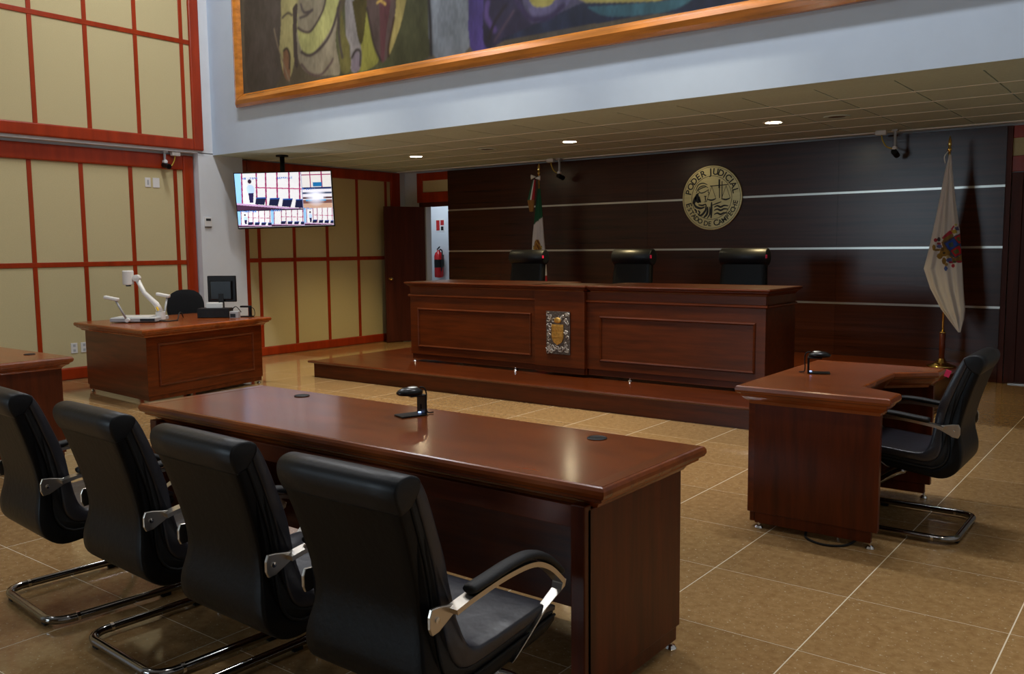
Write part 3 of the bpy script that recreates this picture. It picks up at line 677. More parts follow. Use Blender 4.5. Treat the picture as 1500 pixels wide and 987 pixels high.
for (bx, by, ex, ey) in ((-.06, -.19, -.14, -.26), (.16, .21, .17, .30)):
    lm = MB().tube([(bx, by, .02), (ex, ey, .24)], .011, 8).build('lamp_arm', 'grey_plastic', dc, smooth=True)
    MB().lathe([(.001, -.02), (.022, -.018), (.022, .018), (.001, .02)], (bx, by, .03), 12, 'y').build('pivot', 'white_plastic', lm)
    MB().box(-.115, .03, -.03, .03, -.016, .018).xf(Matrix.Translation((ex, ey, .25)) @ Matrix.Rotation(R(12), 4, 'Y')).build('lamp_head', 'white_plastic', lm, .01)
# monitor seen from behind
mo = thing('computer_monitor', 'black computer monitor turned away on the clerk desk', 'monitor', (-8.70, 5.96, CH), R(33))
box('display_shell', 'black_plastic', (-.165, .165, -.012, .018, .155, .45), mo, .008)
box('back_housing', 'black_gloss', (-.125, .125, -.038, -.012, .18, .395), mo, .01)
box('screen', 'lcd', (-.15, .15, .018, .02, .175, .435), mo)
MB().box(-.03, .03, -.04, -.015, .01, .25).build('neck', 'black_plastic', mo, .004)
MB().loft([[(r_*.11*math.cos(a), -.01+r_*.08*math.sin(a), z) for a in [2*math.pi*k/20 for k in range(20)]] for r_, z in ((1, 0), (1, .008), (.8, .016), (.2, .02))]).build('stand', 'black_plastic', mo)
ub = thing('equipment_box', 'black rectangular equipment box in front of the monitor', 'box', (-8.50, 5.72, CH), R(40))
box('case', 'black_plastic', (-.17, .17, -.07, .10, .004, .105), ub, .004)
for x in (-.14, .14):
    for y in (-.05, .08): MB().lathe([(.01, 0), (.01, .006)], (x, y, 0), 8).build('foot', 'black_rubber', ub)
for k in range(5): box('vent_slot', 'black_rubber', (-.12+k*.05, -.09+k*.05, -.072, -.069, .04, .07), ub)
pb = MB().box(-.085, .085, -.02, .03, 0, .055).build('paper_stack', 'paper', loc=(-8.545, 5.75, CH+.105), bevel=.003); pb.rotation_euler = (0, 0, R(40)); tag(pb, 'white paper bundle lying on the black equipment box', 'paper')
ph = thing('power_adapter', 'grey and blue adapter box beside the equipment box', 'adapter', (-8.25, 5.80, CH), R(30))
box('body', 'grey_plastic', (-.05, .05, -.03, .03, 0, .075), ph, .006); box('socket_face', 'black_plastic', (-.04, .02, -.032, -.03, .01, .05), ph)
MB().tube(smoothpath([(-.05, 0, .02), (-.06, .03, .012), (-.05, .05, .05), (-.04, .045, .10), (-.0, .045, .12), (.05, .05, .06)], 5), .005, 6).build('cord', 'black_rubber', ph, smooth=True)
tp = thing('desk_stand', 'small black stand at the far corner of the clerk desk', 'stand', (-8.27, 5.97, CH), R(25))
box('base', 'black_plastic', (-.06, .06, -.04, .04, 0, .012), tp, .003); box('post', 'black_plastic', (.03, .05, -.02, .02, .012, .11), tp, .003); box('arm', 'black_plastic', (-.07, .05, -.025, .025, .105, .125), tp, .005)
MB().tube(smoothpath([(.05, 0, .11), (.085, .0, .09), (.09, .01, .04), (.07, .02, .004), (0, .06, .004)], 5), .004, 6).build('cord', 'black_rubber', tp, smooth=True)
dcm = (Matrix.Translation((DCX, DCY, CH)) @ Matrix.Rotation(R(38), 4, 'Z')).inverted()
MB().tube(smoothpath([dcm @ Vector(q) for q in [(-8.56, 5.06, CH+.03), (-8.48, 5.08, CH+.008), (-8.44, 5.2, CH+.008), (-8.55, 5.30, CH+.012), (-8.62, 5.36, CH+.06), (-8.68, 5.42, CH+.07), (-8.74, 5.48, CH+.02), (-8.80, 5.52, CH+.008)]], 6), .006, 8).build('signal_cable', 'black_rubber', dc, smooth=True)
fc = MB().tube(smoothpath([(-1.50, 4.42, .006), (-1.46, 4.30, .006), (-1.36, 4.25, .006), (-1.27, 4.30, .006), (-1.25, 4.44, .006)], 6), .006, 8).build('floor_cable', 'black_rubber', smooth=True); tag(fc, 'black cable loop on the floor under the notched desk', 'cable')

# ------------------------------------------------------------------ television
TVC, TVY, TVT, TVR = Vector((-9.261, 7.319, 2.103)), -.8655, .0969, .0217
n_ = Vector((math.cos(TVY)*math.cos(TVT), math.sin(TVY)*math.cos(TVT), -math.sin(TVT))); r_ = Vector((-math.sin(TVY), math.cos(TVY), 0)); u_ = n_.cross(r_)
r2 = r_*math.cos(TVR)+u_*math.sin(TVR); u2 = -r_*math.sin(TVR)+u_*math.cos(TVR)
tv = thing('television', 'wall size television showing camera views, hung from the ceiling', 'television')
MT = Matrix((r2, u2, n_)).transposed().to_4x4(); MT.translation = TVC; tv.matrix_world = MT
TW, TH_ = 1.21, .68
MB().box(-TW/2-.012, TW/2+.012, -TH_/2-.02, TH_/2+.012, -.045, -.002).build('housing', 'black_plastic', tv, .006)
MB().box(-.2, .2, -.2, .2, -.09, -.045).build('mount_plate', 'black_plastic', tv)
nx, ny = 300, 168
U, V = np.meshgrid(np.linspace(0, 1, nx), np.linspace(0, 1, ny)); C = np.zeros(U.shape+(3,)); C[:] = LIN((235, 232, 222))
def scr(cond, c, a=1.0): C[cond] = C[cond]*(1-a)+LIN(c)*a
def view(u0, u1, v0, v1, kind):
    r = (U >= u0) & (U < u1) & (V >= v0) & (V < v1); a = (U-u0)/(u1-u0); b = (V-v0)/(v1-v0)
    if kind == 'bench':
        scr(r, (236, 230, 226)); scr(r & (b > .55), (120, 80, 70)); scr(r & (np.abs(b-.2) < .05), (80, 90, 110)); scr(r & (np.abs(b-.45) < .05) & ((a < .35) | (a > .7)), (90, 60, 60)); scr(r & (np.abs(b-.58) < .04) & ((np.abs(a-.22) < .11) | (np.abs(a-.68) < .11)), (40, 150, 190)); scr(r & (b > .75), (200, 160, 130)); q = np.clip(1.2-np.hypot((a-.45)/.3, (b-.35)/.5), 0, 1)[..., None]*r[..., None]; C[:] = C*(1-q)+LIN((245, 245, 250))*q; return
    if kind == 'desk':
        scr(r, (232, 226, 212)); 
        for x in (.3, .68): scr(r & (np.abs(a-x) < .02), (150, 40, 90))
        scr(r & (np.abs(b-.17) < .03), (150, 40, 90)); scr(r & (a > .38) & (a < .68) & (b > .6) & (b < .85), (30, 110, 160)); scr(r & (b > .88), (40, 50, 90)); return
    scr(r & (a < .09), (150, 205, 235)); 
    tilt = .08*(a-.5)
    for x in (.11, .33, .47, .64, .82, .98): scr(r & (np.abs(a-x+.03*b) < .011), (150, 35, 90))
    scr(r & (np.abs(b-.36-.10*a) < .014) & (a > .3), (175, 40, 100))
    edge = .80+.20*a if kind == 'main' else .82+.1*a
    scr(r & (b > edge), (200, 160, 190)); scr(r & (b > edge+.05), (70, 40, 60))
    if kind != 'plain':
        scr(r & (np.hypot((a-.225)/.06, (b-.44)/.13) < 1), (190, 215, 240)); scr(r & (a > .185+.04*(b-.5)) & (a < .27-.06*(b-.5)) & (b > .54) & (b < .80), (36, 28, 70)); scr(r & (np.hypot((a-.22)/.028, (b-.22)/.06) < 1), (50, 30, 50))
    for cx in (.37, .58, .78, .98): scr(r & (np.abs(a-cx+(b-.7)*.15) < .075-.03*(b-.7)) & (b > .66+.12*(cx-.3)) & (b < edge-.01), (26, 30, 58)); scr(r & (np.abs(a-cx+(b-.7)*.15) < .075) & (b > .655+.12*(cx-.3)) & (b < .69+.12*(cx-.3)), (40, 80, 150))
view(0, .69, 0, .675, 'main'); view(.69, 1, 0, .32, 'desk'); view(.69, 1, .32, .675, 'bench'); view(0, .345, .70, 1, 'small'); view(.345, .69, .70, 1, 'plain'); view(.69, 1, .675, 1, 'small')
scr((V > .675) & (V < .70) & (U < .69), (40, 30, 50)); scr(np.abs(U-.69) < .003, (150, 150, 180))
for u0, v0, n in ((.09, .095, 8), (.45, .10, 8), (.70, .315, 7), (.03, .705, 9), (.36, .70, 6), (.70, .68, 5)):
    for k in range(n): scr((np.abs(U-u0-k*.020) < .007) & (np.abs(V-v0) < .018) & (vnoise(U, V, 90, k) > .4), (70, 120, 190))
C *= np.array([.92, .96, 1.1])
vv = [((u-.5)*TW, (.5-v)*TH_, 0) for u, v in zip(U.ravel(), V.ravel())]
paint_mesh('screen', vv, [tuple(reversed(f)) for f in grid_faces(nx, ny)], C.reshape(-1, 3), 'screen_paint', tv)
inv = MT.inverted()
pole_top = inv @ Vector((-9.42, 7.43, ZC)); pole_bot = inv @ (TVC-n_*.14+Vector((0, 0, -.05)))
MB().tube([pole_top, inv @ Vector((-9.42, 7.43, 2.05))], .03, 14).build('ceiling_pole', 'black_plastic', tv, smooth=True)
MB().tube([inv @ Vector((-9.42, 7.43, 2.12)), inv @ (TVC-n_*.06)], .035, 8).build('mount_arm', 'black_plastic', tv)
MB().tube([inv @ Vector((-9.42, 7.43, ZC)), inv @ Vector((-9.42, 7.43, ZC-.02))], .08, 16).build('ceiling_flange', 'black_plastic', tv)

# ------------------------------------------------------------------ wall fittings
def switch(label, y, z, w_, h_, outlet, name, cat, group):
    t = thing(name, label, cat, (XL+.012, y, z), 0, group)
    box('plate', 'white_plastic', (0, .008, -w_/2, w_/2, -h_/2, h_/2), t, .003)
    if outlet == 1:
        for s in (-1, 1): box('socket', 'grey_plastic', (.008, .0095, -.014, .014, s*.028-.014, s*.028+.014), t)
    elif outlet == 0: box('rocker', 'grey_plastic', (.008, .011, -.011, .011, -.03, .03), t, .002)
switch('narrow white wall plate under the left wall camera', 6.0, 2.30, .072, .115, 0, 'wall_plate', 'wall plate', None)
switch('wide blank white wall plate under the left wall camera', 6.11, 2.30, .088, .12, 2, 'wall_plate', 'wall plate', None)
switch('white power outlet low on the beige panel behind the clerk desk', 4.985, .36, .075, .118, 1, 'power_outlet', 'outlet', None)
switch('white power outlet half hidden by the clerk desk', 5.10, .36, .075, .118, 1, 'power_outlet', 'outlet', None)
th = thing('thermostat', 'white thermostat with a dark display on the white pier', 'thermostat', (XLU, 6.727, 1.83))
box('body', 'white_plastic', (0, .022, -.05, .05, -.06, .06), th, .004); box('display', 'lcd', (.022, .024, -.035, .035, .012, .042), th); box('lower_lip', 'black_plastic', (.006, .024, -.045, .045, -.068, -.06), th)
def wallcam(label, loc, rz, drop=.20):
    t = thing('security_camera', label, 'camera', loc, rz, 'small bracket cameras')
    box('mount', 'grey_plastic', (-.03, .03, -.03, .03, -.02, 0), t, .004)
    MB().tube([(0, 0, -.02), (0, 0, -drop)], .014, 10).build('drop_tube', 'grey_plastic', t)
    MB().lathe([(.001, -.026), (.024, -.022), (.024, .022), (.001, .026)], (0, 0, -drop), 14, 'y').build('joint', 'white_plastic', t)
    MB().tube([(0, .03, -drop-.035), (0, -.09, -drop-.065)], .032, 14).build('camera_body', 'black_plastic', t)
    MB().tube([(0, -.09, -drop-.065), (0, -.097, -drop-.067)], .022, 14).build('lens', 'black_gloss', t)
    box('junction_box', 'white_plastic', (.09, .20, -.03, .03, -.05, 0), t, .006)
    MB().tube(smoothpath([(.14, 0, -.05), (.13, 0, -.10), (.09, 0, -.17), (.03, 0, -.20)], 5), .007, 8).build('cable', 'cable_yellow', t, smooth=True)
    return t
wallcam('small camera hanging under the ledge of the left wall', (-10.12, 6.20, 2.688), R(90), .13)
wallcam('small camera on the soffit beside the green flag', (-6.98, 10.20, ZC), R(180))
wallcam('small camera on the soffit between the emblem and the white flag', (-2.60, 10.15, ZC), R(180))
def downlight(label, x, y):
    t = thing('downlight', label, 'lamp', (x, y, ZC-.001), 0, None)
    MB().lathe([(.078, -.004), (.10, -.006), (.105, 0), (.105, .002), (.078, .002), (.078, -.004)], n=28, cap=False).build('rim', 'white_plastic', t, smooth=False)
    MB().lathe([(.001, -.003), (.08, -.003), (.08, .0), (.001, .0)], n=24).build('bulb', 'lamp_glow', t)
    l = bpy.data.lights.new('downlight_beam', 'SPOT'); l.energy = 240; l.color = DOWN; l.spot_size = R(112); l.spot_blend = .7; l.shadow_soft_size = .07
    o = bpy.data.objects.new('downlight_beam', l); COL.objects.link(o); o.location = (x, y, ZC-.02)
downlight('lit round downlight in the soffit above the emblem end of the bench', -3.391, 8.73); downlight('lit round downlight in the soffit near the middle of the bench', -5.808, 8.70); downlight('lit round downlight in the soffit near the open door', -8.25, 8.70)
for x, y, lb in ((-2.776, 8.75, 'round ceiling speaker grille beside the downlight over the emblem end'), (-6.999, 8.66, 'round ceiling speaker grille between two downlights')):
    t = thing('ceiling_speaker', lb, 'speaker', (x, y, ZC-.001))
    MB().lathe([(.08, -.006), (.12, -.008), (.125, 0), (.08, 0), (.08, -.006)], n=28, cap=False).build('rim', 'ceiling_tile', t); MB().lathe([(.001, -.003), (.082, -.003), (.082, 0), (.001, 0)], n=24).build('grille', 'ceiling_grid', t)
fe = thing('fire_extinguisher', 'red fire extinguisher on the corridor wall', 'extinguisher', (-10.56, 11.66, .95))
MB().lathe([(.02, 0), (.075, .01), (.08, .03), (.08, .38), (.06, .44), (.03, .46), (.028, .49)], n=20).build('cylinder', 'extinguisher_red', fe, smooth=True)
MB().tube([(-.03, 0, .50), (.07, -.05, .54)], .012, 8).build('lever', 'black_plastic', fe); MB().tube(smoothpath([(.03, 0, .50), (.10, -.02, .46), (.10, -.03, .25), (.085, -.03, .12)], 5), .011, 8).build('hose', 'black_rubber', fe, smooth=True)
MB().lathe([(.0805, .18), (.0815, .18), (.0815, .32), (.0805, .32)], n=20).build('label_band', 'black_plastic', fe)
box('wall_bracket', 'black_plastic', (-.04, .04, .07, .09, .2, .4), fe)
fs = thing('extinguisher_sign', 'small red and white sign above the fire extinguisher', 'sign', (-10.62, 11.75, 1.87))
box('plate', 'paper', (-.07, .13, -.006, 0, -.11, .11), fs); box('red_square', 'sign_red', (-.06, .02, -.008, -.006, -.09, .09), fs); box('red_square', 'sign_red', (.04, .12, -.008, -.006, -.0, .09), fs); box('pictogram', 'black_plastic', (.05, .11, -.008, -.006, -.09, -.02), fs)

# ------------------------------------------------------------------ round metal emblem
em = thing('justice_emblem', 'round brushed metal emblem with lettering on the dark wall', 'emblem', (-4.815, YB-.002, 2.06))
ER = .40
MB().lathe([(.01, 0), (ER, 0), (ER, -.018), (ER-.006, -.022), (.01, -.022)], n=72, axis='y').build('disc', None or 'emblem_disc' if False else 'silver', em)
MATS['emblem_metal'] = mat('emblem_metal', (.56, .48, .26, 1), .28, metal=1, noise=.12, nscale=(2, 2, 60)); bpy.data.objects['disc'].data.materials[0] = MATS['emblem_metal']
YE = -.0235
def ink(name, mb): return mb.build(name, 'emblem_ink', em)
def ring(r, t, y=YE):
    m = MB(); n = 72; rings = []
    for rr, yy in ((r-t/2, -.021), (r-t/2, y), (r+t/2, y), (r+t/2, -.021)): rings.append([(rr*math.cos(2*math.pi*k/n), yy, rr*math.sin(2*math.pi*k/n)) for k in range(n)])
    m.loft(rings, cap=False); return m
ink('outer_ring', ring(.378, .005)); ink('inner_ring', ring(.268, .006))
def glyph(ch_, size):
    cu = bpy.data.curves.new('g', 'FONT'); cu.body = ch_; cu.size = size; cu.extrude = .0012; cu.offset = size*.02; cu.align_x = 'CENTER'; cu.resolution_u = 3
    ob = bpy.data.objects.new('g', cu); COL.objects.link(ob); dg = bpy.context.evaluated_depsgraph_get(); me = bpy.data.meshes.new_from_object(ob.evaluated_get(dg))
    bpy.data.objects.remove(ob); me.materials.clear(); me.materials.append(MATS['emblem_ink']); return me
def arc_text(txt, sizes, r, a0, a1, top):
    n = len(txt); wts = [(.55 if c in ' I' else .8 if c in 'J' else 1.15 if c in 'MO' else 1)*s for c, s in zip(txt, sizes)]; tot = sum(wts); acc = 0
    for c, s, wgt in zip(txt, sizes, wts):
        a = a0+(a1-a0)*(acc+wgt/2)/tot; acc += wgt
        if c == ' ': continue
        me = glyph(c, s); aa = R(a); o = link('letter', me, em)
        rot = (aa-math.pi/2) if top else (aa+math.pi/2)
        # text lies in local xy -> map to xz plane facing -y
        o.matrix_local = Matrix.Translation((r*math.cos(aa), YE, r*math.sin(aa))) @ Matrix.Rotation(-rot, 4, 'Y') @ Matrix.Rotation(R(90), 4, 'X')
T1 = 'PODER JUDICIAL'; arc_text(T1, [.112]*len(T1), .284, 173, 7, True)
T2 = 'ESTADO DE CAMPECHE'; arc_text(T2, [.104 if c_ in (0, 10) else .084 for c_ in range(len(T2))], .352, 189, 353, False)
def stroke(name, pts, wd_): 
    m = MB(); P = [Vector((x, 0, z)) for x, z in pts]; P = smoothpath(P, 4) if len(P) > 2 else P; L_, R_ = [], []
    for i, p in enumerate(P):
        tv_ = (P[min(i+1, len(P)-1)]-P[max(i-1, 0)]).normalized(); nv = Vector((-tv_.z, 0, tv_.x)); q = wd_*(.5 if len(P) < 4 else .5*(.35+.65*math.sin(math.pi*(i+.5)/len(P))))
        L_.append(p+nv*q); R_.append(p-nv*q)
    v = [(p.x, YE, p.z) for p in L_]+[(p.x, YE, p.z) for p in R_]; n = len(P)
    v += [(x, -.021, z) for x, y, z in v]; f = [(i, i+1, n+i+1, n+i) for i in range(n-1)]+[(2*n+i, 2*n+n+i, 2*n+n+i+1, 2*n+i+1) for i in range(n-1)]
    m.add(v, f); return ink(name, m)
def e2(px, py): return ((px-490)/355*.40, (492-py)/390*.40)   # coordinates of the emblem drawing
def S(name, w_, *pts): stroke(name, [e2(*p) for p in pts], w_)
# scales
S('scale_post', .022, (580, 275), (580, 380)); S('scale_post', .012, (582, 370), (585, 500)); S('scale_post', .012, (612, 300), (614, 500)); S('scale_beam', .012, (470, 352), (680, 345))
for cx_ in (492, 660): S('scale_chain', .006, (cx_, 355), (cx_-50, 505)); S('scale_chain', .006, (cx_, 355), (cx_+48, 500)); S('scale_pan', .02, (cx_-55, 508), (cx_, 522), (cx_+52, 504))
for yy in (600, 640, 688): S('wave', .024, (522, yy+8), (560, yy-8), (600, yy+8), (640, yy-8), (690, yy-2))
S('arm_line', .016, (500, 582), (550, 565), (608, 545)); S('sword', .014, (415, 470), (418, 530))
# head, hair and robe
for k, pts in enumerate((((300, 400), (330, 330), (390, 312), (440, 335)), ((305, 430), (340, 365), (400, 345), (448, 372)), ((320, 400), (370, 370), (420, 360)), ((310, 470), (320, 440), (345, 430)), ((330, 400), (360, 430), (410, 420), (455, 390)), ((455, 385), (448, 420), (462, 440), (445, 462)), ((400, 470), (430, 472)), ((440, 500), (430, 535), (400, 540)))): S('hair_line', .014 if k < 5 else .010, *pts)
S('hair_mass', .060, (320, 440), (315, 500), (345, 545)); S('hair_mass', .045, (300, 470), (285, 520), (275, 560)); S('hair_mass', .03, (340, 470), (345, 510), (360, 545))
for pts, w_ in ((((270, 530), (300, 590), (360, 615), (410, 600)), .03), (((330, 570), (380, 580), (425, 565)), .022), (((425, 570), (420, 640), (370, 700), (330, 690)), .028), (((445, 600), (440, 680), (400, 730)), .03), (((470, 600), (470, 690), (440, 740)), .018), (((492, 545), (490, 640), (488, 740)), .03), (((290, 620), (310, 650), (300, 670)), .02), (((330, 640), (350, 665), (335, 690)), .022)): S('robe_fold', w_, *pts)

# ------------------------------------------------------------------ flags
def flag_cloth(name, rows, ncol, fold, paint, parent, seed):
    """rows: (z, x_left, x_right, y_mid); closed draped tube of cloth with folds; local coordinates"""
    rr = np.random.default_rng(seed); nz = len(rows); n2 = ncol*2; V_ = []; Cc = []
    ph = rr.random(4)*6
    for j, (z, x0, x1, ym) in enumerate(rows):
        wdt = x1-x0; g = min(1, wdt/.2)
        for i in range(n2):
            front_ = i < ncol; s = (i/(ncol-1)) if front_ else 1-((i-ncol)/(ncol-1))
            rip = fold*g*(math.sin(s*17+ph[0]+z*1.5)*.55+math.sin(s*29+ph[1]-z*2.2)*.3)
            thick = .030*g*math.sqrt(max(0, 1-(2*s-1)**2))+.004
            y = ym+rip*(1-(2*s-1)**4)+(-thick if front_ else thick)
            V_.append((x0+wdt*s, y, z)); Cc.append(paint(s, z, x0+wdt*s, front_))
    F_ = grid_faces(n2, nz, True); F_.append(tuple(range(n2-1, -1, -1))); F_.append(tuple((nz-1)*n2+i for i in range(n2)))
    return paint_mesh(name, V_, F_, np.array(Cc), 'cloth_paint', parent, True)
def interp(keys, z):
    for (z0, *a), (z1, *b) in zip(keys[:-1], keys[1:]):
        if z1 <= z <= z0:
            t = (z0-z)/(z0-z1); return [p*(1-t)+q*t for p, q in zip(a, b)]
    return keys[-1][1:]
def flag_pole(t, top, base_brown=True):
    MB().tube([(0, 0, .02), (0, 0, top-.14)], .011, 12).build('pole', 'brass', t, smooth=True)
    MB().lathe([(.011, top-.16), (.02, top-.15), (.022, top-.13), (.012, top-.12), (.020, top-.09), (.014, top-.05), (.002, top)], n=14).build('finial', 'brass', t, smooth=True)
    MB().lathe([(.02, 0), (.14, 0), (.145, .012), (.12, .02), (.09, .03), (.05, .05), (.035, .085), (.028, .09)], n=24).build('base', 'brass', t, smooth=True)
    MB().lathe([(.022, .085), (.028, .09), (.028, .35), (.022, .355)], n=16).build('sleeve', 'wood_z', t, smooth=True)
    MB().lathe([(.02, .35), (.034, .353), (.034, .362), (.015, .368)], n=16).build('collar', 'brass', t, smooth=True)
SFX, SFY = -2.02, 9.95
sf = thing('state_flag', 'white flag with a coat of arms on a brass floor pole', 'flag', (SFX, SFY, PZ)); flag_pole(sf, 2.36)
# lean the pole slightly as in the photo: the cloth follows
keys = [(2.357, -.0, .020), (2.20, -.032, .035), (1.9, -.075, .075), (1.60, -.125, .125), (1.404, -.158, .145), (1.204, -.20, .165), (1.0, -.13, .182), (.789, -.02, .205), (.70, .045, .20), (.558, .150, .170)]
CREAM = LIN((206, 200, 196)); 
def fz(zx, zy):      # zoomed photo coordinates -> cloth position
    P = at_y(1340+zx*.10135, 300+zy*.10132, SFY-.05); return (P.x-SFX, P.z)
COAT = []
def cp(c, *pts): COAT.append((c, [fz(*q) for q in pts]))
def blob(c, x, y, rx, ry): cp(c, *[(x+1.25*rx*math.cos(a), y+1.25*ry*math.sin(a)) for a in [2*math.pi*k/10 for k in range(10)]])
cp((120, 88, 36), (385, 540), (500, 450), (560, 440), (480, 640), (560, 770), (690, 720), (690, 800), (560, 820), (420, 640))
cp((62, 62, 84), (415, 548), (560, 455), (650, 410), (700, 690), (590, 775), (520, 740)); cp((30, 68, 160), (440, 560), (560, 485), (630, 572), (500, 660)); cp((182, 16, 34), (575, 470), (650, 420), (665, 550), (632, 560)); cp((182, 16, 34), (512, 665), (640, 588), (685, 690), (585, 752)); cp((40, 70, 150), (645, 575), (690, 560), (695, 650), (680, 660))
cp((70, 84, 78), (480, 560), (545, 530), (560, 600), (505, 615)); cp((86, 96, 50), (545, 670), (620, 630), (640, 690), (590, 715)); cp((86, 96, 50), (595, 480), (640, 455), (650, 525), (625, 525))
cp((160, 40, 60), (390, 480), (480, 385), (540, 350), (560, 390), (500, 450), (420, 500)); cp((130, 100, 40), (400, 520), (430, 480), (540, 410), (560, 440), (470, 500)); cp((178, 150, 50), (515, 375), (590, 350), (615, 400), (560, 420)); cp((90, 86, 120), (570, 330), (620, 310), (640, 370), (600, 370)); cp((170, 30, 60), (515, 350), (560, 295), (580, 310), (540, 360)); cp((120, 26, 36), (625, 280), (660, 240), (665, 330), (630, 330))
for c, x, y, rx, ry in (((150, 30, 50), 300, 510, 24, 22), ((70, 60, 70), 345, 500, 18, 26), ((90, 96, 150), 355, 600, 34, 22), ((150, 50, 60), 345, 560, 24, 14), ((130, 98, 34), 275, 610, 22, 30), ((130, 98, 34), 320, 650, 50, 14), ((140, 104, 36), 430, 690, 62, 44), ((130, 98, 34), 360, 740, 40, 34), ((96, 70, 28), 400, 640, 20, 26), ((60, 50, 30), 425, 695, 16, 14), ((180, 160, 110), 480, 750, 20, 20), ((120, 90, 32), 425, 810, 26, 40), ((150, 116, 60), 455, 860, 20, 20), ((70, 90, 150), 450, 920, 20, 28), ((80, 90, 150), 500, 800, 36, 28), ((150, 40, 60), 520, 830, 26, 16), ((160, 40, 60), 550, 880, 24, 22), ((120, 92, 40), 600, 800, 60, 26), ((160, 40, 60), 640, 820, 44, 14), ((60, 70, 40), 575, 825, 24, 14), ((200, 190, 120), 592, 288, 16, 14), ((130, 100, 40), 670, 760, 26, 36)): blob(c, x, y, rx, ry)
def sf_paint(s, z, x, front_):
    if front_ or True:
        pass
    return CREAM
zs_ = np.linspace(2.357, .558, 330); rows = []
for z in zs_: x0, x1 = interp(keys, z); rows.append((z-PZ, x0, x1, -.015))
fo = flag_cloth('cloth', rows, 100, .022, lambda s, z, x, f: CREAM, sf, 3)
fv = np.array([v.co[:] for v in fo.data.vertices]); fcol = np.tile(np.append(CREAM, 1), (len(fv), 1)); fr_ = (np.arange(len(fv)) % 200) < 100
for c, P in COAT: fcol[inpoly(fv[:, 0], fv[:, 2]+PZ, P) & fr_] = np.append(LIN(c), 1)
fo.data.color_attributes['Paint'].data.foreach_set('color', fcol.astype(np.float32).ravel())
MB().tube(smoothpath([(-.01, -.02, 2.20), (-.04, -.03, 2.15), (-.03, -.03, 2.08)], 4), .006, 6).build('tassel_cord', 'white_plastic', sf, smooth=True)

mfl = thing('national_flag', 'green white and red flag with an eagle emblem behind a judges chair', 'flag', (-7.14, 9.94, PZ)); flag_pole(mfl, 2.42)
mk = [(2.26, -.01, .03), (2.0, -.05, .055), (1.80, -.075, .07), (1.60, -.10, .085), (1.42, -.11, .105), (1.1, -.12, .13), (.8, -.05, .14), (.60, .06, .10)]
def mf_paint(s, z, x, front_):
    lim = 1.82+.10*(s-.5)*2*.5
    if z > lim: return LIN((14, 78, 50))
    d, e_ = (x+.005)/.062, (z-1.47)/.10
    if front_ and d*d+e_*e_ < 1: return LIN((120, 72, 30)) if math.sin(x*200+z*90) > -.55 else LIN((190, 150, 60))
    if front_ and 1 <= d*d+e_*e_ < 1.5 and e_ < .2: return LIN((70, 110, 60)) if math.sin(z*200) > 0 else LIN((200, 170, 80))
    if z < 1.08: return LIN((150, 24, 34))
    return LIN((200, 196, 200))
zs_ = np.linspace(2.26, .60, 120); rows = []
for z in zs_: x0, x1 = interp(mk, z); rows.append((z-PZ, x0, x1, -.012))
flag_cloth('cloth', rows, 50, .018, lambda s, z, x, f: mf_paint(s, z+PZ, x, f), mfl, 8)
sk = [(2.38, -.055, -.015), (2.25, -.105, -.02), (2.10, -.150, -.035), (1.95, -.115, -.055)]
def sash_paint(s, z, x, f):
    if z < 2.105: return LIN((140, 96, 40))
    return LIN((14, 78, 50)) if s < .45 else LIN((215, 215, 215)) if s < .66 else LIN((160, 26, 40))
zs_ = np.linspace(2.38, 1.95, 40); rows = []
for z in zs_: x0, x1 = interp(sk, z); rows.append((z-PZ, x0, x1, -.06))
flag_cloth('sash', rows, 24, .008, lambda s, z, x, f: sash_paint(s, z+PZ, x, f), mfl, 2)
for s, mm in ((-1, 'white_plastic'), (1, 'white_plastic')):
    MB().loft([[(s*a_-.02, -.05+.012*math.cos(t), 2.22+s*(-.010)+.02*abs(a_)/.05*math.sin(t)+.004*math.sin(t)) for t in [2*math.pi*k/10 for k in range(10)]] for a_ in (.0, .03, .06, .075)]).build('bow', mm, mfl, smooth=True)

# ------------------------------------------------------------------ mural
MX0, MX1, MZ0, MZ1 = -9.468, -.40, 3.21, 5.95
mu = thing('mural_painting', 'large figurative painting in a varnished pine frame on the white beam', 'painting', ((MX0+MX1)/2, YF, MZ0))
mcx = (MX0+MX1)/2; FW = .155
def fpoly(): return [(0, -.0), (.0, -.05), (.03, -.085), (.075, -.10), (.115, -.085), (.135, -.06), (FW, -.045), (FW, 0)]
for (ax, az), (bx, bz), nm in (((MX0, MZ0), (MX1, MZ0), 'b'), ((MX1, MZ0), (MX1, MZ1), 'r'), ((MX1, MZ1), (MX0, MZ1), 't'), ((MX0, MZ1), (MX0, MZ0), 'l')):
    d = Vector((bx-ax, 0, bz-az)).normalized(); nin = Vector((-d.z, 0, d.x)); rings = []
    for end in (0, 1):
        o_ = Vector((ax, 0, az)) if end == 0 else Vector((bx, 0, bz)); rings.append([(o_+nin*q+d*(q if end == 0 else -q)+Vector((0, y, 0))-Vector((mcx, 0, MZ0))) for q, y in fpoly()])
    m = MB(); m.loft(rings); m.build('frame_rail', 'pine', mu, .006)
nx, ny = 980, 290
X_, Z_ = np.meshgrid(np.linspace(MX0+FW-.01, MX1-FW+.01, nx), np.linspace(MZ0+FW-.01, MZ1-FW+.01, ny))
C = np.zeros(X_.shape+(3,))
n1 = vnoise(X_+20, Z_, 2.2, 1)*.6+vnoise(X_+20, Z_*.6, 7, 2)*.4; n3 = vnoise(X_+20, Z_*.5, 16, 3); n4 = vnoise(X_+20, Z_, 1.3, 5)
t_ = n1[..., None]; C[:] = LIN((44, 40, 38))*(1-t_)+LIN((96, 84, 62))*t_
C += (n4[..., None] > .62)*LIN((38, 44, 56))*.35
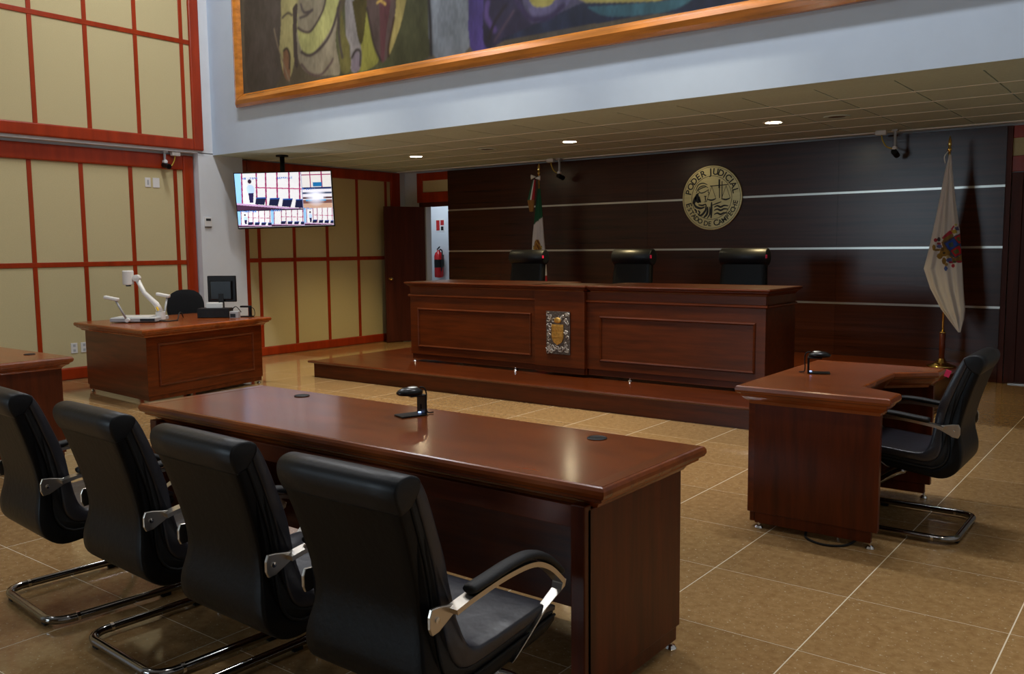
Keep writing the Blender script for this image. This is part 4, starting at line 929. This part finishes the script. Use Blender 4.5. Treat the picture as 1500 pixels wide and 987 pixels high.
def mz(zx, zy):      # zoomed photo coordinates -> canvas position
    P = at_y(345+zx*.2, zy*.2, YF-.05); return (P.x, P.z)
def mz2(zx, zy):
    P = at_y(340+zx*.4, zy*.4, YF-.05); return (P.x, P.z)
def fillp(pts, c, f=mz, var=.35, k=6, shade=None):
    P = [f(*p) for p in pts]; P = [(q.x, q.y) for q in smoothpath([(a, b, 0) for a, b in P+[P[0]]], 4)]
    m = inpoly(X_, Z_, P); v = 1-var+2*var*(vnoise(X_+20, Z_*.35, k, len(pts))*.6+n3*.4); C[m] = (LIN(c)*v[..., None])[m]
def line(pts, c, wd_=.016, f=mz):
    P = [f(*p) for p in pts]; P = [(q.x, q.y) for q in smoothpath([(a, b, 0) for a, b in P], 4)] if len(P) > 2 else P
    d = seg_dist(X_, Z_, P); a = np.clip(1.4-d/wd_, 0, 1)[..., None]; C[:] = C*(1-a)+LIN(c)*a
# background blocks: olive behind the figures, a grey-blue column, violet and indigo to the right
fillp([(60, -300), (330, -300), (330, 560), (90, 660)], (62, 54, 52), var=.4, k=4)
fillp([(900, -300), (1410, -300), (1410, 420), (700, 560)], (70, 72, 44), var=.45)
fillp([(960, 60), (1010, 330), (1040, 460), (880, 520), (900, 250)], (128, 126, 40), var=.3)
fillp([(722, -150), (865, -150), (868, 172), (728, 195)], (112, 120, 130), mz2, .35)
fillp([(868, -150), (1000, -150), (960, 150), (870, 172)], (62, 46, 118), mz2, .4)
fillp([(930, -150), (1160, -150), (1110, 90), (1010, 140), (920, 160)], (34, 30, 56), mz2, .5, 9)
fillp([(1040, -200), (1520, -200), (1520, 40), (1180, 60), (1080, 70)], (66, 62, 88), mz2, .4)
fillp([(1060, -40), (1240, -40), (1190, 60), (1110, 78)], (84, 78, 116), mz2, .35)
fillp([(1070, -60), (1190, -60), (1170, 14), (1100, 20)], (150, 140, 60), mz2, .3)
fillp([(1240, -60), (1560, -60), (1540, 16), (1300, 12)], (150, 140, 64), mz2, .3)
fillp([(1280, 10), (1600, 0), (1900, -60), (1900, 40), (1560, 50), (1200, 110), (980, 150), (1060, 110)], (26, 34, 58), mz2, .5, 10)
fillp([(1300, 25), (1560, 5), (1700, -20), (1600, 40), (1380, 60)], (40, 84, 98), mz2, .5, 12)
# draped figure
fillp([(340, -300), (760, -300), (750, 60), (730, 300), (765, 530), (690, 550), (560, 548), (470, 470), (440, 250), (440, 60)], (132, 122, 100), var=.25)
fillp([(330, -60), (460, -20), (430, 90), (420, 250), (430, 420), (400, 560), (350, 540), (320, 360), (330, 180)], (148, 138, 84), var=.25)
fillp([(455, 40), (560, 80), (680, -120), (755, 10), (700, 200), (600, 350), (520, 405), (470, 330), (450, 200)], (164, 162, 92), var=.22)
fillp([(460, -60), (640, -60), (640, 60), (560, 215), (510, 235), (455, 200)], (128, 118, 96), var=.22)
fillp([(345, 375), (370, 355), (395, 400), (400, 520), (390, 590), (350, 545)], (116, 78, 52), var=.25)
fillp([(415, 60), (450, 30), (445, 240), (455, 480), (430, 470), (420, 300)], (52, 42, 44))
fillp([(800, -200), (860, -200), (870, 120), (920, 370), (905, 510), (845, 515), (835, 330), (805, 250)], (138, 132, 132), var=.25)
fillp([(850, 420), (880, 375), (905, 410), (905, 510), (848, 515)], (120, 108, 122), var=.15)
fillp([(770, 60), (800, 240), (830, 330), (840, 510), (770, 520), (760, 300)], (96, 90, 40), var=.35)
line([(455, 205), (510, 235), (560, 215), (640, 70), (665, -60)], (66, 52, 54)); line([(480, 380), (540, 405), (620, 350), (700, 230), (760, 20)], (58, 46, 52), .02); line([(480, 470), (540, 535), (620, 548), (690, 470), (710, 430)], (86, 66, 66)); line([(340, 130), (380, 95), (410, 110)], (66, 56, 50)); line([(470, 130), (520, 110), (560, 70)], (70, 60, 60)); line([(475, 30), (500, 90), (560, 75)], (64, 54, 60)); line([(350, 370), (375, 355), (395, 410), (392, 500)], (40, 30, 34)); line([(280, 210), (300, 310), (340, 440), (390, 590)], (120, 104, 84), .01); line([(850, 420), (880, 368), (912, 380), (910, 480)], (44, 36, 40), .018); line([(745, 60), (760, 300), (780, 420)], (60, 50, 54), .018)
# dark hanging cloth with a pale edge
fillp([(850, 10), (960, -30), (955, 90), (930, 300), (900, 300), (870, 130)], (70, 62, 22), var=.4)
fillp([(950, -100), (1190, -100), (1170, 120), (1120, 380), (1090, 450), (1060, 440), (1020, 340), (970, 130)], (84, 66, 64), var=.3)
fillp([(1050, 0), (1130, 0), (1100, 250), (1085, 440), (1060, 400)], (92, 48, 56), var=.25)
fillp([(1180, -100), (1255, -100), (1225, 110), (1170, 290), (1120, 410), (1125, 320), (1165, 120)], (164, 146, 74), var=.25)
line([(960, 60), (1010, 320), (1060, 440)], (48, 34, 40)); line([(1160, 130), (1120, 330), (1118, 410)], (60, 36, 30)); line([(1410, -60), (1425, 200), (1430, 400)], (34, 30, 36), .025); line([(1035, 20), (1060, 5), (1095, 30)], (200, 160, 60), .014)
line([(1040, 0), (1075, 50), (1100, 70), (1160, 62), (1210, 20)], (44, 32, 70), .03, mz2); line([(935, 10), (930, 60), (960, 110)], (70, 50, 110), .03, mz2); line([(1000, 20), (960, 80), (940, 140)], (26, 20, 34), .02, mz2); line([(1030, 40), (985, 110), (960, 150)], (60, 46, 66), .015, mz2)
for _ in range(2):
    C[1:-1, 1:-1] = (C[1:-1, 1:-1]*2+C[:-2, 1:-1]+C[2:, 1:-1]+C[1:-1, :-2]+C[1:-1, 2:])/6
C *= (.62+.55*(vnoise(X_+20, Z_*.45, 9, 31)*.55+vnoise(X_*1.3+20, Z_*.6, 34, 33)*.45))[..., None]
g_ = C.mean(axis=2, keepdims=True); C = g_+(C-g_)*.85
vv = [(x-mcx, -.045, z-MZ0) for x, z in zip(X_.ravel(), Z_.ravel())]
paint_mesh('canvas', vv, grid_faces(nx, ny), np.clip(C, 0, 1).reshape(-1, 3), 'mural_paint', mu)
box('stretcher', 'wood_x', (MX0+.05-mcx, MX1-.05-mcx, -.04, 0, .05, MZ1-MZ0-.05), mu)
bpy.context.view_layer.update()
